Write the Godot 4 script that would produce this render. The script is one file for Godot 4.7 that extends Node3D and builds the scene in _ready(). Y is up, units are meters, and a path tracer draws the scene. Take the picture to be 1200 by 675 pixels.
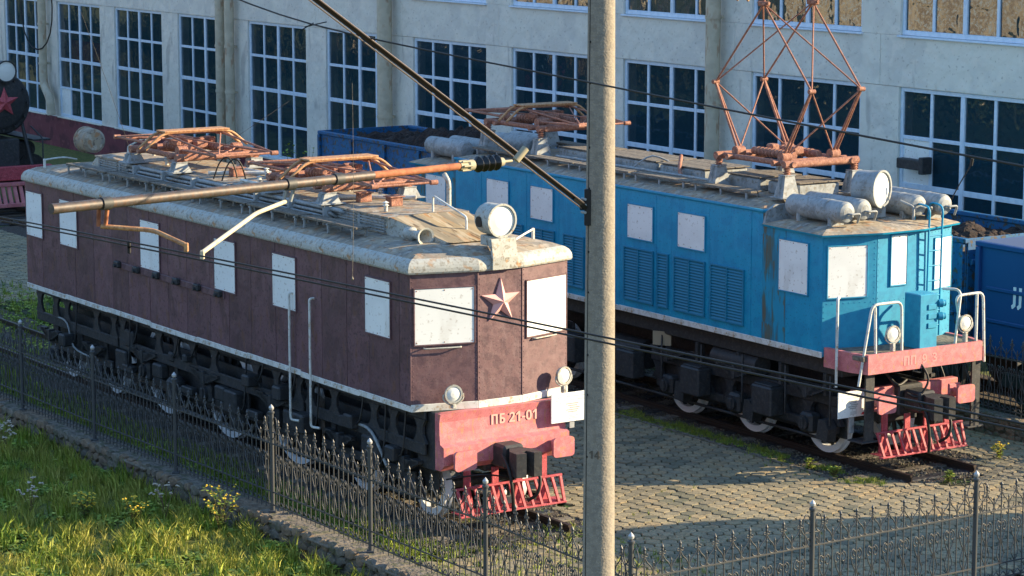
extends Node3D
# Railway museum yard: two electric locomotives in front of a depot, seen from above with a long lens.

var XF := Transform3D.IDENTITY
var used := {}
var rng := RandomNumberGenerator.new()
var NT := {}
var MT := {}
const UP := Vector3(0, 1, 0)

# ---------------------------------------------------------------- mesh helpers
func M() -> SurfaceTool:
	var st := SurfaceTool.new()
	st.begin(Mesh.PRIMITIVE_TRIANGLES)
	return st

func vtx(st: SurfaceTool, p: Vector3, n: Vector3) -> void:
	st.set_normal((XF.basis * n).normalized())
	st.add_vertex(XF * p)

func tri(st: SurfaceTool, a: Vector3, b: Vector3, c: Vector3, n: Vector3, na = null, nb = null, nc = null) -> void:
	var n1: Vector3 = n if na == null else na
	var n2: Vector3 = n if nb == null else nb
	var n3: Vector3 = n if nc == null else nc
	if ((b - a).cross(c - a).dot(n) > 0.0) == (XF.basis.determinant() > 0.0):
		vtx(st, a, n1); vtx(st, c, n3); vtx(st, b, n2)
	else:
		vtx(st, a, n1); vtx(st, b, n2); vtx(st, c, n3)

func quad(st: SurfaceTool, a: Vector3, b: Vector3, c: Vector3, d: Vector3, n: Vector3) -> void:
	tri(st, a, b, c, n)
	tri(st, a, c, d, n)

func face(st: SurfaceTool, pts: Array, toward: Vector3) -> void:
	var n: Vector3 = (pts[1] - pts[0]).cross(pts[2] - pts[0]).normalized()
	if n.dot(toward) < 0.0:
		n = -n
	for i in range(1, pts.size() - 1):
		tri(st, pts[0], pts[i], pts[i + 1], n)

# box from corner to corner, edges chamfered by b
func bx(st: SurfaceTool, lo: Vector3, hi: Vector3, b: float = 0.0) -> void:
	var c := (lo + hi) * 0.5
	var h := (hi - lo).abs() * 0.5
	b = minf(b, minf(h.x, minf(h.y, h.z)) * 0.8)
	for ax in 3:
		var u := (ax + 1) % 3
		var v := (ax + 2) % 3
		for sg in [-1.0, 1.0]:
			var n := Vector3.ZERO
			n[ax] = sg
			var q := []
			for k in [[-1, -1], [1, -1], [1, 1], [-1, 1]]:
				var p := Vector3.ZERO
				p[ax] = sg * h[ax]; p[u] = k[0] * (h[u] - b); p[v] = k[1] * (h[v] - b)
				q.append(c + p)
			quad(st, q[0], q[1], q[2], q[3], n)
	if b <= 0.0:
		return
	for ax in 3:
		var u := (ax + 1) % 3
		var v := (ax + 2) % 3
		for su in [-1.0, 1.0]:
			for sv in [-1.0, 1.0]:
				var q := []
				for k in [[-1, 0], [1, 0], [1, 1], [-1, 1]]:
					var p := Vector3.ZERO
					p[ax] = k[0] * (h[ax] - b)
					p[u] = su * (h[u] - (0.0 if k[1] == 0 else b))
					p[v] = sv * (h[v] - (b if k[1] == 0 else 0.0))
					q.append(c + p)
				var n := Vector3.ZERO
				n[u] = su; n[v] = sv
				quad(st, q[0], q[1], q[2], q[3], n.normalized())
	for sx in [-1.0, 1.0]:
		for sy in [-1.0, 1.0]:
			for sz in [-1.0, 1.0]:
				var s := Vector3(sx, sy, sz)
				tri(st, c + s * Vector3(h.x, h.y - b, h.z - b), c + s * Vector3(h.x - b, h.y, h.z - b), c + s * Vector3(h.x - b, h.y - b, h.z), s.normalized())

func cb(st: SurfaceTool, c: Vector3, size: Vector3, b: float = 0.0) -> void:
	bx(st, c - size * 0.5, c + size * 0.5, b)

# tube along a polyline
func tube(st: SurfaceTool, pts: Array, r: float, n: int = 8, r2: float = -1.0) -> void:
	var m := pts.size()
	var rings := []
	var nrm := []
	var last_u := Vector3.ZERO
	for i in m:
		var d: Vector3
		if i == 0: d = pts[1] - pts[0]
		elif i == m - 1: d = pts[m - 1] - pts[m - 2]
		else: d = (pts[i + 1] - pts[i]).normalized() + (pts[i] - pts[i - 1]).normalized()
		if d.length() < 1e-6: d = UP
		d = d.normalized()
		var u: Vector3
		if i == 0:
			u = d.cross(UP if absf(d.y) < 0.9 else Vector3(1, 0, 0)).normalized()
		else:
			u = (last_u - d * last_u.dot(d)).normalized()
		last_u = u
		var w := d.cross(u)
		var rr := r if r2 < 0.0 else lerpf(r, r2, float(i) / (m - 1))
		var ring := []
		var nn := []
		for k in n:
			var a := TAU * k / n
			var o := u * cos(a) + w * sin(a)
			ring.append(pts[i] + o * rr); nn.append(o)
		rings.append(ring); nrm.append(nn)
	for i in m - 1:
		for k in n:
			var k2 := (k + 1) % n
			var fn: Vector3 = nrm[i][k] + nrm[i][k2]
			tri(st, rings[i][k], rings[i][k2], rings[i + 1][k2], fn, nrm[i][k], nrm[i][k2], nrm[i + 1][k2])
			tri(st, rings[i][k], rings[i + 1][k2], rings[i + 1][k], fn, nrm[i][k], nrm[i + 1][k2], nrm[i + 1][k])
	if n > 4:
		face(st, rings[0], pts[0] - pts[1])
		face(st, rings[m - 1], pts[m - 1] - pts[m - 2])

# smooth bend through control points
func bend(pts: Array, steps: int = 4) -> Array:
	var out := []
	var m := pts.size()
	for i in m - 1:
		var p0: Vector3 = pts[maxi(i - 1, 0)]
		var p3: Vector3 = pts[mini(i + 2, m - 1)]
		for k in steps:
			out.append((pts[i] as Vector3).cubic_interpolate(pts[i + 1], p0, p3, float(k) / steps))
	out.append(pts[m - 1])
	return out

# polyline with rounded corners
func fillet(pts: Array, r: float, steps: int = 4) -> Array:
	var out := [pts[0]]
	for i in range(1, pts.size() - 1):
		var a: Vector3 = pts[i - 1]
		var b: Vector3 = pts[i]
		var c: Vector3 = pts[i + 1]
		var rr := minf(r, minf(a.distance_to(b), b.distance_to(c)) * 0.45)
		var p := b + (a - b).normalized() * rr
		var q := b + (c - b).normalized() * rr
		for k in steps + 1:
			var t := float(k) / steps
			out.append(p.lerp(b, t).lerp(b.lerp(q, t), t))
	out.append(pts[pts.size() - 1])
	return out

# surface of revolution: profile = [[radius, along], ...]
func lathe(st: SurfaceTool, o: Vector3, axis: Vector3, prof: Array, n: int = 16) -> void:
	axis = axis.normalized()
	var u := axis.cross(UP if absf(axis.y) < 0.9 else Vector3(1, 0, 0)).normalized()
	var w := axis.cross(u)
	for i in prof.size() - 1:
		var r0: float = prof[i][0]
		var t0: float = prof[i][1]
		var r1: float = prof[i + 1][0]
		var t1: float = prof[i + 1][1]
		var dl := Vector2(r1 - r0, t1 - t0)
		if dl.length() < 1e-6: continue
		for k in n:
			var a0 := TAU * k / n
			var a1 := TAU * (k + 1) / n
			var d0 := u * cos(a0) + w * sin(a0)
			var d1 := u * cos(a1) + w * sin(a1)
			var s := Vector2(dl.y, -dl.x).normalized()
			var n0 := d0 * s.x + axis * s.y
			var n1 := d1 * s.x + axis * s.y
			var p00 := o + d0 * r0 + axis * t0
			var p01 := o + d1 * r0 + axis * t0
			var p10 := o + d0 * r1 + axis * t1
			var p11 := o + d1 * r1 + axis * t1
			if r0 > 1e-5: tri(st, p00, p01, p11 if r1 > 1e-5 else p10, n0 + n1, n0, n1, n1)
			if r1 > 1e-5: tri(st, p00, p11, p10, n0 + n1, n0, n1, n0)

func cyl(st: SurfaceTool, a: Vector3, b: Vector3, r: float, n: int = 14, r2: float = -1.0) -> void:
	if r2 < 0.0: r2 = r
	var l := a.distance_to(b)
	lathe(st, a, b - a, [[0.0, 0.0], [r, 0.0], [r2, l], [0.0, l]], n)

# polygon in x,y pushed from z0 to z1
func extrude(st: SurfaceTool, poly: Array, z0: float, z1: float) -> void:
	var pv := PackedVector2Array(poly)
	var idx := Geometry2D.triangulate_polygon(pv)
	for z in [z0, z1]:
		var n := Vector3(0, 0, signf(z - (z0 + z1) * 0.5))
		for i in range(0, idx.size(), 3):
			var q := []
			for k in 3: q.append(Vector3(pv[idx[i + k]].x, pv[idx[i + k]].y, z))
			tri(st, q[0], q[1], q[2], n)
	var ar := 0.0
	for i in pv.size(): ar += pv[i].cross(pv[(i + 1) % pv.size()])
	for i in pv.size():
		var a := pv[i]
		var b := pv[(i + 1) % pv.size()]
		var e := b - a
		var n := Vector3(e.y, -e.x, 0).normalized() * signf(ar)
		quad(st, Vector3(a.x, a.y, z0), Vector3(b.x, b.y, z0), Vector3(b.x, b.y, z1), Vector3(a.x, a.y, z1), n)

# convex plan polygon [Vector2(x,z)] moved outward by d
func offset_plan(poly: Array, d: float) -> Array:
	var c := Vector2.ZERO
	for p in poly: c += p
	c /= poly.size()
	var m := poly.size()
	var out := []
	for i in m:
		var a: Vector2 = poly[(i - 1 + m) % m]
		var b: Vector2 = poly[i]
		var e: Vector2 = poly[(i + 1) % m]
		var d1 := (b - a).normalized()
		var d2 := (e - b).normalized()
		var n1 := Vector2(d1.y, -d1.x)
		var n2 := Vector2(d2.y, -d2.x)
		if n1.dot(b - c) < 0.0: n1 = -n1
		if n2.dot(b - c) < 0.0: n2 = -n2
		out.append(b + (n1 + n2) * (d / (1.0 + n1.dot(n2))))
	return out

# loft of plan polygons: levels = [[offset, y], ...]; the last is closed
func loft(st: SurfaceTool, poly: Array, levels: Array, cap: bool = true) -> void:
	var c := Vector2.ZERO
	for p in poly: c += p
	c /= poly.size()
	var prev := []
	for lv in levels:
		var pl := offset_plan(poly, lv[0])
		var ring := []
		for p in pl: ring.append(Vector3(p.x, lv[1], p.y))
		if prev.size() > 0:
			for i in ring.size():
				var j := (i + 1) % ring.size()
				var mid: Vector3 = (ring[i] + ring[j]) * 0.5
				face(st, [prev[i], prev[j], ring[j], ring[i]], Vector3(mid.x - c.x, 0.0, mid.z - c.y).normalized() * 0.3 + UP * 0.3 + (Vector3(poly[i].x + poly[j].x, 0, poly[i].y + poly[j].y) * 0.5 - Vector3(c.x, 0, c.y)).normalized())
		prev = ring
	if cap: face(st, prev, UP)

# ---------------------------------------------------------------- node helpers
func numbered(n: String) -> String:
	if not used.has(n):
		used[n] = 0
		return n
	used[n] += 1
	return "%s_%03d" % [n, used[n]]

func put(st: SurfaceTool, called: String, m: Material, parent: Node, kind: String = "") -> MeshInstance3D:
	var o := MeshInstance3D.new()
	o.mesh = st.commit()
	o.material_override = m
	o.name = called
	parent.add_child(o, true)
	if kind != "": o.set_meta("kind", kind)
	return o

func share(mesh: Mesh, called: String, m: Material, parent: Node, xf: Transform3D) -> MeshInstance3D:
	var o := MeshInstance3D.new()
	o.mesh = mesh
	o.material_override = m
	o.name = called
	o.transform = xf
	parent.add_child(o, true)
	return o

func part(called: String, parent: Node, at: Vector3 = Vector3.ZERO) -> Node3D:
	var o := Node3D.new()
	o.name = called
	o.position = at
	parent.add_child(o, true)
	return o

func thing(called: String, label: String, category: String, at: Vector3 = Vector3.ZERO, turn: float = 0.0, group: String = "") -> Node3D:
	var o := Node3D.new()
	o.name = numbered(called)
	add_child(o)
	o.position = at
	o.rotation.y = turn
	o.set_meta("label", label)
	o.set_meta("category", category)
	if group != "": o.set_meta("group", group)
	return o

func setting(called: String, label: String = "") -> Node3D:
	var o := Node3D.new()
	o.name = numbered(called)
	add_child(o)
	o.set_meta("kind", "structure")
	if label != "": o.set_meta("label", label)
	return o

func lettering(txt: String, height: float, m: Material, parent: Node, xf: Transform3D, called: String = "lettering") -> void:
	var f := SystemFont.new()
	f.font_names = PackedStringArray(["Droid Sans"])
	f.font_weight = 700
	var t := TextMesh.new()
	t.text = txt
	t.font = f
	t.font_size = 48
	t.pixel_size = height / 35.0
	t.depth = 0.004
	share(t, called, m, parent, xf)

# ---------------------------------------------------------------- materials
func noise_img(sd: int, size: int, freq: float, octaves: int, tall: float) -> Image:
	var key := "%d_%d_%f_%d_%f" % [sd, size, freq, octaves, tall]
	if NT.has(key): return NT[key]
	var f := FastNoiseLite.new()
	f.seed = sd
	f.noise_type = FastNoiseLite.TYPE_SIMPLEX_SMOOTH
	f.frequency = freq
	f.fractal_octaves = octaves
	var im: Image
	if tall > 1.0:
		im = f.get_seamless_image(size, maxi(16, int(size / tall)))
		im.resize(size, size, Image.INTERPOLATE_CUBIC)
	else:
		im = f.get_seamless_image(size, size)
	im.convert(Image.FORMAT_L8)
	NT[key] = im
	return im

# layers: [colour, amount, frequency, from, to, tall]
func ptex(sd: int, base: Color, layers: Array, size: int = 256) -> ImageTexture:
	var im := Image.create(size, size, false, Image.FORMAT_RGB8)
	im.fill(base)
	var data := im.get_data()
	for li in layers.size():
		var l = layers[li]
		var nz: PackedByteArray = noise_img(sd * 7 + li, size, l[2], 4, l[5] if l.size() > 5 else 1.0).get_data()
		var lo: float = l[3] * 255.0
		var hi: float = l[4] * 255.0
		var col: Color = l[0]
		var lut := PackedFloat32Array()
		lut.resize(256)
		for i in 256: lut[i] = smoothstep(lo, hi, float(i)) * l[1]
		var cr := col.r * 255.0
		var cg := col.g * 255.0
		var cbl := col.b * 255.0
		for i in nz.size():
			var t := lut[nz[i]]
			if t > 0.004:
				var k := i * 3
				data[k] = int(data[k] + (cr - data[k]) * t)
				data[k + 1] = int(data[k + 1] + (cg - data[k + 1]) * t)
				data[k + 2] = int(data[k + 2] + (cbl - data[k + 2]) * t)
	return ImageTexture.create_from_image(Image.create_from_data(size, size, false, Image.FORMAT_RGB8, data))

func bump(sd: int, freq: float, amount: float, size: int = 256) -> ImageTexture:
	var key := "b%d_%f_%f" % [sd, freq, amount]
	if not NT.has(key):
		var im: Image = noise_img(sd, size, freq, 4, 1.0).duplicate()
		im.convert(Image.FORMAT_RGBA8)
		im.bump_map_to_normal_map(amount)
		NT[key] = ImageTexture.create_from_image(im)
	return NT[key]

func mat(called: String, tex: Texture2D, rough: float, scale: float = 1.0, world: bool = false, metal: float = 0.0) -> StandardMaterial3D:
	var m := StandardMaterial3D.new()
	m.resource_name = called
	m.albedo_texture = tex
	m.roughness = rough
	m.metallic = metal
	m.uv1_triplanar = true
	m.uv1_world_triplanar = world
	m.uv1_scale = Vector3.ONE * scale
	MT[called] = m
	return m

func plain(called: String, c: Color, rough: float, metal: float = 0.0) -> StandardMaterial3D:
	var m := StandardMaterial3D.new()
	m.resource_name = called
	m.albedo_color = c
	m.roughness = rough
	m.metallic = metal
	MT[called] = m
	return m

func relief(m: StandardMaterial3D, sd: int, freq: float, amount: float, strength: float) -> void:
	m.normal_enabled = true
	m.normal_texture = bump(sd, freq, amount)
	m.normal_scale = strength

func c(r: float, g: float, b: float) -> Color:
	return Color(r, g, b)

func make_materials() -> void:
	var rust := c(0.42, 0.25, 0.15)
	var m
	m = mat("maroon_paint", ptex(1, c(0.415, 0.305, 0.32), [[c(0.3, 0.21, 0.24), 0.6, 0.012, 0.45, 0.7], [c(0.47, 0.38, 0.39), 0.45, 0.02, 0.55, 0.8, 4.0], [c(0.22, 0.16, 0.17), 0.6, 0.09, 0.68, 0.76], [c(0.5, 0.42, 0.4), 0.4, 0.06, 0.7, 0.8]], 512), 0.6, 0.55)
	relief(m, 11, 0.02, 3.0, 0.35)
	for i in 3:
		var f: float = [0.92, 1.07, 1.0][i]
		var mb := c(0.395 * f, 0.28 * f, 0.302 * f)
		m = mat("maroon_%d" % i, ptex(70 + i, mb, [[mb * 0.8, 0.6, 0.012, 0.45, 0.7], [c(0.48, 0.38, 0.4), 0.35, 0.012, 0.6, 0.82, 3.0], [c(0.26, 0.18, 0.18), 0.45, 0.02, 0.7, 0.82, 4.0], [c(0.22, 0.16, 0.17), 0.6, 0.1, 0.68, 0.76], [c(0.4, 0.27, 0.2), 0.5, 0.04, 0.72, 0.8, 3.0]], 256), 0.58, 0.45)
		relief(m, 11, 0.02, 3.0, 0.45)
	m = mat("cream_paint", ptex(2, c(0.68, 0.69, 0.66), [[c(0.6, 0.61, 0.59), 0.6, 0.008, 0.42, 0.7], [c(0.73, 0.73, 0.69), 0.5, 0.02, 0.55, 0.72], [c(0.4, 0.36, 0.3), 0.6, 0.04, 0.64, 0.78], [c(0.34, 0.3, 0.26), 0.6, 0.09, 0.68, 0.78], [c(0.64, 0.42, 0.22), 0.6, 0.02, 0.68, 0.8]], 512), 0.6, 0.4)
	m = mat("deck_dust", ptex(3, c(0.59, 0.54, 0.46), [[c(0.49, 0.47, 0.44), 0.8, 0.01, 0.45, 0.65], [c(0.62, 0.42, 0.27), 0.6, 0.018, 0.58, 0.72], [c(0.68, 0.65, 0.6), 0.7, 0.025, 0.58, 0.7], [c(0.34, 0.29, 0.25), 0.7, 0.04, 0.68, 0.78]], 512), 0.9, 0.35)
	relief(m, 12, 0.03, 3.0, 0.3)
	mat("grey_paint", ptex(4, c(0.58, 0.6, 0.61), [[c(0.47, 0.49, 0.5), 0.8, 0.012, 0.45, 0.7], [c(0.42, 0.38, 0.33), 0.6, 0.05, 0.62, 0.75], [c(0.66, 0.67, 0.67), 0.5, 0.03, 0.6, 0.75]], 256), 0.6, 0.8)
	mat("pink_paint", ptex(5, c(0.76, 0.46, 0.48), [[c(0.7, 0.38, 0.4), 0.6, 0.008, 0.42, 0.7], [c(0.84, 0.55, 0.55), 0.5, 0.012, 0.5, 0.75], [c(0.36, 0.2, 0.19), 0.6, 0.12, 0.72, 0.8], [c(0.72, 0.5, 0.33), 0.6, 0.03, 0.68, 0.8, 3.0]], 512), 0.6, 0.7)
	mat("red_paint", ptex(6, c(0.72, 0.3, 0.34), [[c(0.6, 0.22, 0.26), 0.7, 0.02, 0.42, 0.65], [c(0.8, 0.46, 0.48), 0.6, 0.04, 0.58, 0.75], [c(0.34, 0.16, 0.15), 0.7, 0.1, 0.7, 0.78]], 256), 0.6, 1.4)
	m = mat("blue_paint", ptex(7, c(0.04, 0.58, 0.73), [[c(0.03, 0.52, 0.69), 0.6, 0.008, 0.42, 0.66], [c(0.13, 0.6, 0.76), 0.5, 0.02, 0.55, 0.75, 4.0], [c(0.06, 0.34, 0.46), 0.5, 0.08, 0.7, 0.8]], 512), 0.5, 0.4)
	relief(m, 13, 0.015, 3.0, 0.25)
	mat("blue_streaked", ptex(8, c(0.06, 0.55, 0.69), [[c(0.2, 0.42, 0.5), 0.7, 0.02, 0.45, 0.65, 6.0], [c(0.36, 0.34, 0.28), 0.8, 0.02, 0.58, 0.74, 8.0], [c(0.45, 0.32, 0.22), 0.6, 0.05, 0.68, 0.78, 6.0]], 256), 0.65, 0.6)
	mat("teal_paint", ptex(9, c(0.1, 0.56, 0.7), [[c(0.07, 0.5, 0.65), 0.7, 0.02, 0.45, 0.65], [c(0.16, 0.57, 0.71), 0.5, 0.04, 0.58, 0.75]], 256), 0.55, 1.0)
	mat("white_board", ptex(10, c(0.92, 0.93, 0.92), [[c(0.87, 0.88, 0.87), 0.5, 0.006, 0.45, 0.75], [c(0.74, 0.72, 0.68), 0.25, 0.012, 0.66, 0.84, 4.0], [c(0.55, 0.5, 0.44), 0.4, 0.1, 0.76, 0.83]], 256), 0.7, 0.4)
	mat("white_trim", ptex(14, c(0.82, 0.83, 0.81), [[c(0.74, 0.74, 0.71), 0.7, 0.02, 0.45, 0.65], [c(0.6, 0.47, 0.32), 0.6, 0.04, 0.68, 0.8], [c(0.5, 0.46, 0.42), 0.5, 0.07, 0.72, 0.82]], 256), 0.65, 0.6)
	m = mat("black_iron", ptex(15, c(0.18, 0.19, 0.205), [[c(0.13, 0.135, 0.14), 0.7, 0.02, 0.42, 0.66], [c(0.28, 0.28, 0.27), 0.7, 0.04, 0.58, 0.75], [c(0.28, 0.22, 0.18), 0.5, 0.08, 0.68, 0.8]], 256), 0.6, 1.0)
	mat("rusty_iron", ptex(16, c(0.62, 0.43, 0.36), [[c(0.48, 0.32, 0.27), 0.7, 0.02, 0.42, 0.62], [c(0.74, 0.57, 0.48), 0.7, 0.03, 0.55, 0.72], [c(0.6, 0.36, 0.2), 0.6, 0.05, 0.62, 0.75], [c(0.27, 0.19, 0.17), 0.7, 0.09, 0.66, 0.76]], 256), 0.8, 1.6)
	mat("copper_tan", ptex(17, c(0.72, 0.53, 0.36), [[c(0.58, 0.38, 0.25), 0.8, 0.03, 0.5, 0.68], [c(0.78, 0.64, 0.48), 0.6, 0.03, 0.55, 0.72], [c(0.35, 0.24, 0.2), 0.6, 0.08, 0.7, 0.8]], 256), 0.7, 1.4)
	m = mat("wall_plaster", ptex(18, c(0.86, 0.85, 0.8), [[c(0.8, 0.79, 0.76), 0.6, 0.006, 0.42, 0.66], [c(0.89, 0.87, 0.82), 0.6, 0.014, 0.55, 0.72], [c(0.58, 0.57, 0.55), 0.4, 0.012, 0.66, 0.82, 4.0], [c(0.5, 0.47, 0.44), 0.35, 0.08, 0.75, 0.83]], 512), 0.9, 0.16)
	relief(m, 19, 0.05, 3.0, 0.3)
	mat("frame_blue", ptex(20, c(0.8, 0.87, 0.93), [[c(0.74, 0.82, 0.89), 0.7, 0.03, 0.45, 0.7], [c(0.86, 0.9, 0.94), 0.5, 0.05, 0.6, 0.75]], 128), 0.5, 0.8)
	mat("plinth_maroon", ptex(21, c(0.42, 0.2, 0.24), [[c(0.32, 0.15, 0.19), 0.8, 0.02, 0.45, 0.68], [c(0.52, 0.32, 0.32), 0.5, 0.05, 0.62, 0.76]], 128), 0.8, 0.4)
	m = mat("pole_concrete", ptex(22, c(0.55, 0.525, 0.48), [[c(0.49, 0.465, 0.43), 0.8, 0.02, 0.45, 0.65], [c(0.65, 0.61, 0.54), 0.6, 0.06, 0.56, 0.7], [c(0.44, 0.4, 0.35), 0.7, 0.14, 0.66, 0.74], [c(0.5, 0.46, 0.4), 0.5, 0.01, 0.55, 0.75, 4.0]], 512), 0.9, 1.0)
	relief(m, 23, 0.12, 3.0, 0.4)
	var pv := [c(0.55, 0.51, 0.41), c(0.53, 0.495, 0.405), c(0.58, 0.53, 0.42), c(0.48, 0.45, 0.365), c(0.58, 0.52, 0.4), c(0.41, 0.4, 0.33), c(0.58, 0.51, 0.39)]
	for i in pv.size():
		m = mat("paver_%d" % i, ptex(60 + i, pv[i], [[pv[i] * 0.85, 0.8, 0.02, 0.45, 0.65], [pv[i] * 1.12, 0.6, 0.08, 0.56, 0.7], [c(0.33, 0.32, 0.24), 0.6, 0.05, 0.66, 0.78]], 256), 0.92, 0.9, true)
		relief(m, 23, 0.12, 3.0, 0.3)
	mat("joint_earth", ptex(30, c(0.2, 0.22, 0.12), [[c(0.12, 0.14, 0.07), 0.8, 0.03, 0.45, 0.6], [c(0.27, 0.37, 0.12), 0.9, 0.015, 0.5, 0.65]], 256), 1.0, 0.5, true)
	m = mat("earth", ptex(31, c(0.36, 0.32, 0.24), [[c(0.26, 0.27, 0.16), 0.9, 0.01, 0.42, 0.6], [c(0.45, 0.4, 0.3), 0.7, 0.03, 0.56, 0.72], [c(0.2, 0.19, 0.14), 0.8, 0.06, 0.62, 0.74]], 512), 1.0, 0.3, true)
	relief(m, 32, 0.06, 3.0, 0.6)
	m = mat("turf", ptex(33, c(0.36, 0.38, 0.15), [[c(0.28, 0.33, 0.11), 0.8, 0.015, 0.42, 0.6], [c(0.48, 0.45, 0.22), 0.7, 0.03, 0.56, 0.72], [c(0.22, 0.22, 0.1), 0.8, 0.08, 0.62, 0.74]], 512), 1.0, 0.4, true)
	relief(m, 32, 0.06, 3.0, 0.7)
	m = mat("ballast", ptex(34, c(0.3, 0.27, 0.24), [[c(0.18, 0.16, 0.15), 0.9, 0.08, 0.42, 0.58], [c(0.44, 0.4, 0.36), 0.8, 0.1, 0.56, 0.68], [c(0.26, 0.2, 0.15), 0.6, 0.015, 0.5, 0.7]], 512), 1.0, 0.8, true)
	relief(m, 35, 0.1, 6.0, 1.0)
	m = mat("stone", ptex(36, c(0.43, 0.4, 0.36), [[c(0.32, 0.3, 0.27), 0.8, 0.03, 0.42, 0.62], [c(0.52, 0.48, 0.43), 0.7, 0.06, 0.56, 0.7], [c(0.26, 0.28, 0.18), 0.6, 0.02, 0.6, 0.76]], 256), 0.95, 0.7, true)
	relief(m, 37, 0.06, 4.0, 0.7)
	m = mat("stone_warm", ptex(38, c(0.47, 0.4, 0.33), [[c(0.35, 0.3, 0.25), 0.8, 0.03, 0.42, 0.62], [c(0.54, 0.48, 0.4), 0.7, 0.06, 0.56, 0.7]], 256), 0.95, 0.7, true)
	relief(m, 37, 0.06, 4.0, 0.7)
	mat("wagon_blue", ptex(39, c(0.06, 0.38, 0.56), [[c(0.05, 0.32, 0.5), 0.8, 0.012, 0.42, 0.66], [c(0.1, 0.36, 0.58), 0.6, 0.03, 0.58, 0.75, 4.0], [rust, 0.7, 0.03, 0.64, 0.76], [c(0.12, 0.12, 0.14), 0.7, 0.07, 0.68, 0.78]], 256), 0.6, 0.5)
	m = mat("coal", ptex(40, c(0.17, 0.13, 0.12), [[c(0.09, 0.07, 0.07), 0.9, 0.04, 0.42, 0.6], [c(0.26, 0.18, 0.14), 0.8, 0.05, 0.58, 0.72]], 256), 1.0, 0.6)
	relief(m, 41, 0.08, 6.0, 1.0)
	mat("dull_pipe", ptex(42, c(0.31, 0.29, 0.285), [[c(0.24, 0.22, 0.21), 0.7, 0.03, 0.45, 0.65], [c(0.38, 0.36, 0.345), 0.6, 0.05, 0.56, 0.72], [c(0.45, 0.28, 0.18), 0.5, 0.04, 0.66, 0.78]], 256), 0.55, 1.6, false, 0.3)
	mat("orange_rust", ptex(43, c(0.62, 0.38, 0.25), [[c(0.48, 0.27, 0.18), 0.8, 0.03, 0.45, 0.65], [c(0.72, 0.5, 0.36), 0.6, 0.05, 0.56, 0.72]], 128), 0.85, 1.6)
	mat("cream_pipe", ptex(44, c(0.76, 0.72, 0.63), [[c(0.68, 0.64, 0.56), 0.7, 0.015, 0.42, 0.66], [c(0.55, 0.38, 0.28), 0.5, 0.02, 0.7, 0.82, 3.0]], 256), 0.7, 0.5)
	mat("old_wood", ptex(45, c(0.45, 0.42, 0.38), [[c(0.34, 0.31, 0.28), 0.8, 0.03, 0.42, 0.6], [c(0.56, 0.52, 0.46), 0.6, 0.05, 0.56, 0.7]], 256), 0.9, 1.0)
	mat("interior", ptex(46, c(0.4, 0.42, 0.4), [[c(0.3, 0.32, 0.3), 0.8, 0.02, 0.42, 0.6]], 128), 0.9, 0.2)
	mat("house_wall", ptex(47, c(0.82, 0.77, 0.66), [[c(0.62, 0.56, 0.46), 0.8, 0.01, 0.42, 0.62], [c(0.9, 0.87, 0.78), 0.6, 0.02, 0.58, 0.72]], 128), 0.9, 0.08)
	plain("rail_steel", c(0.24, 0.2, 0.18), 0.55, 0.4)
	plain("fence_paint", c(0.25, 0.26, 0.27), 0.45, 0.0)
	plain("finial_silver", c(0.68, 0.68, 0.68), 0.4, 0.3)
	plain("cable_black", c(0.06, 0.06, 0.065), 0.6)
	plain("lens_white", c(0.9, 0.9, 0.87), 0.4)
	plain("letter_cream", c(0.87, 0.65, 0.6), 0.8)
	plain("letter_pale", c(0.83, 0.55, 0.54), 0.8)
	plain("letter_white", c(0.85, 0.87, 0.9), 0.8)
	plain("print_grey", c(0.62, 0.63, 0.62), 0.8)
	plain("print_red", c(0.75, 0.25, 0.28), 0.8)
	plain("porcelain", c(0.07, 0.06, 0.06), 0.25)
	plain("cast_cream", c(0.6, 0.57, 0.48), 0.7)
	plain("star_pink", c(0.84, 0.63, 0.61), 0.6)
	plain("banner_red", c(0.7, 0.06, 0.06), 0.7)
	plain("number_black", c(0.36, 0.33, 0.29), 0.9)
	plain("strut_steel", c(0.36, 0.31, 0.29), 0.5)
	plain("strut_web", c(0.17, 0.13, 0.12), 0.6)
	plain("wagon_dark", c(0.03, 0.25, 0.47), 0.6)
	plain("grille_teal", c(0.07, 0.47, 0.6), 0.5)
	plain("tyre_white", c(0.92, 0.93, 0.94), 0.6)
	var g := StandardMaterial3D.new()
	g.albedo_color = Color(0.12, 0.24, 0.29, 0.75)
	g.transparency = BaseMaterial3D.TRANSPARENCY_ALPHA
	g.roughness = 0.02
	g.metallic_specular = 1.0
	g.uv1_triplanar = true
	g.uv1_scale = Vector3.ONE * 0.5
	relief(g, 50, 0.006, 6.0, 0.2)
	MT["glass"] = g
	var gr := StandardMaterial3D.new()
	gr.vertex_color_use_as_albedo = true
	gr.roughness = 0.8
	gr.backlight_enabled = true
	gr.backlight = Color(0.5, 0.52, 0.2)
	gr.cull_mode = BaseMaterial3D.CULL_DISABLED
	MT["leaf"] = gr

# frames of the three parallel directions (s forward, w towards the viewer's side)
const A_AT := Vector3(-0.1954, 0, -42.104)
const A_TH := 0.9901
const B_AT := Vector3(6.9209, 0, -47.1242)
const B_TH := 0.9973
const W_AT := Vector3(0, 0, -76.039)
const W_TH := 1.0073

func fr(at: Vector3, th: float, s: float, y: float, w: float) -> Vector3:
	return at + Vector3(cos(th) * s - sin(th) * w, y, sin(th) * s + cos(th) * w)

func pa(s: float, y: float, w: float) -> Vector3:
	return fr(A_AT, A_TH, s, y, w)

func pb(s: float, y: float, w: float) -> Vector3:
	return fr(B_AT, B_TH, s, y, w)

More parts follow.
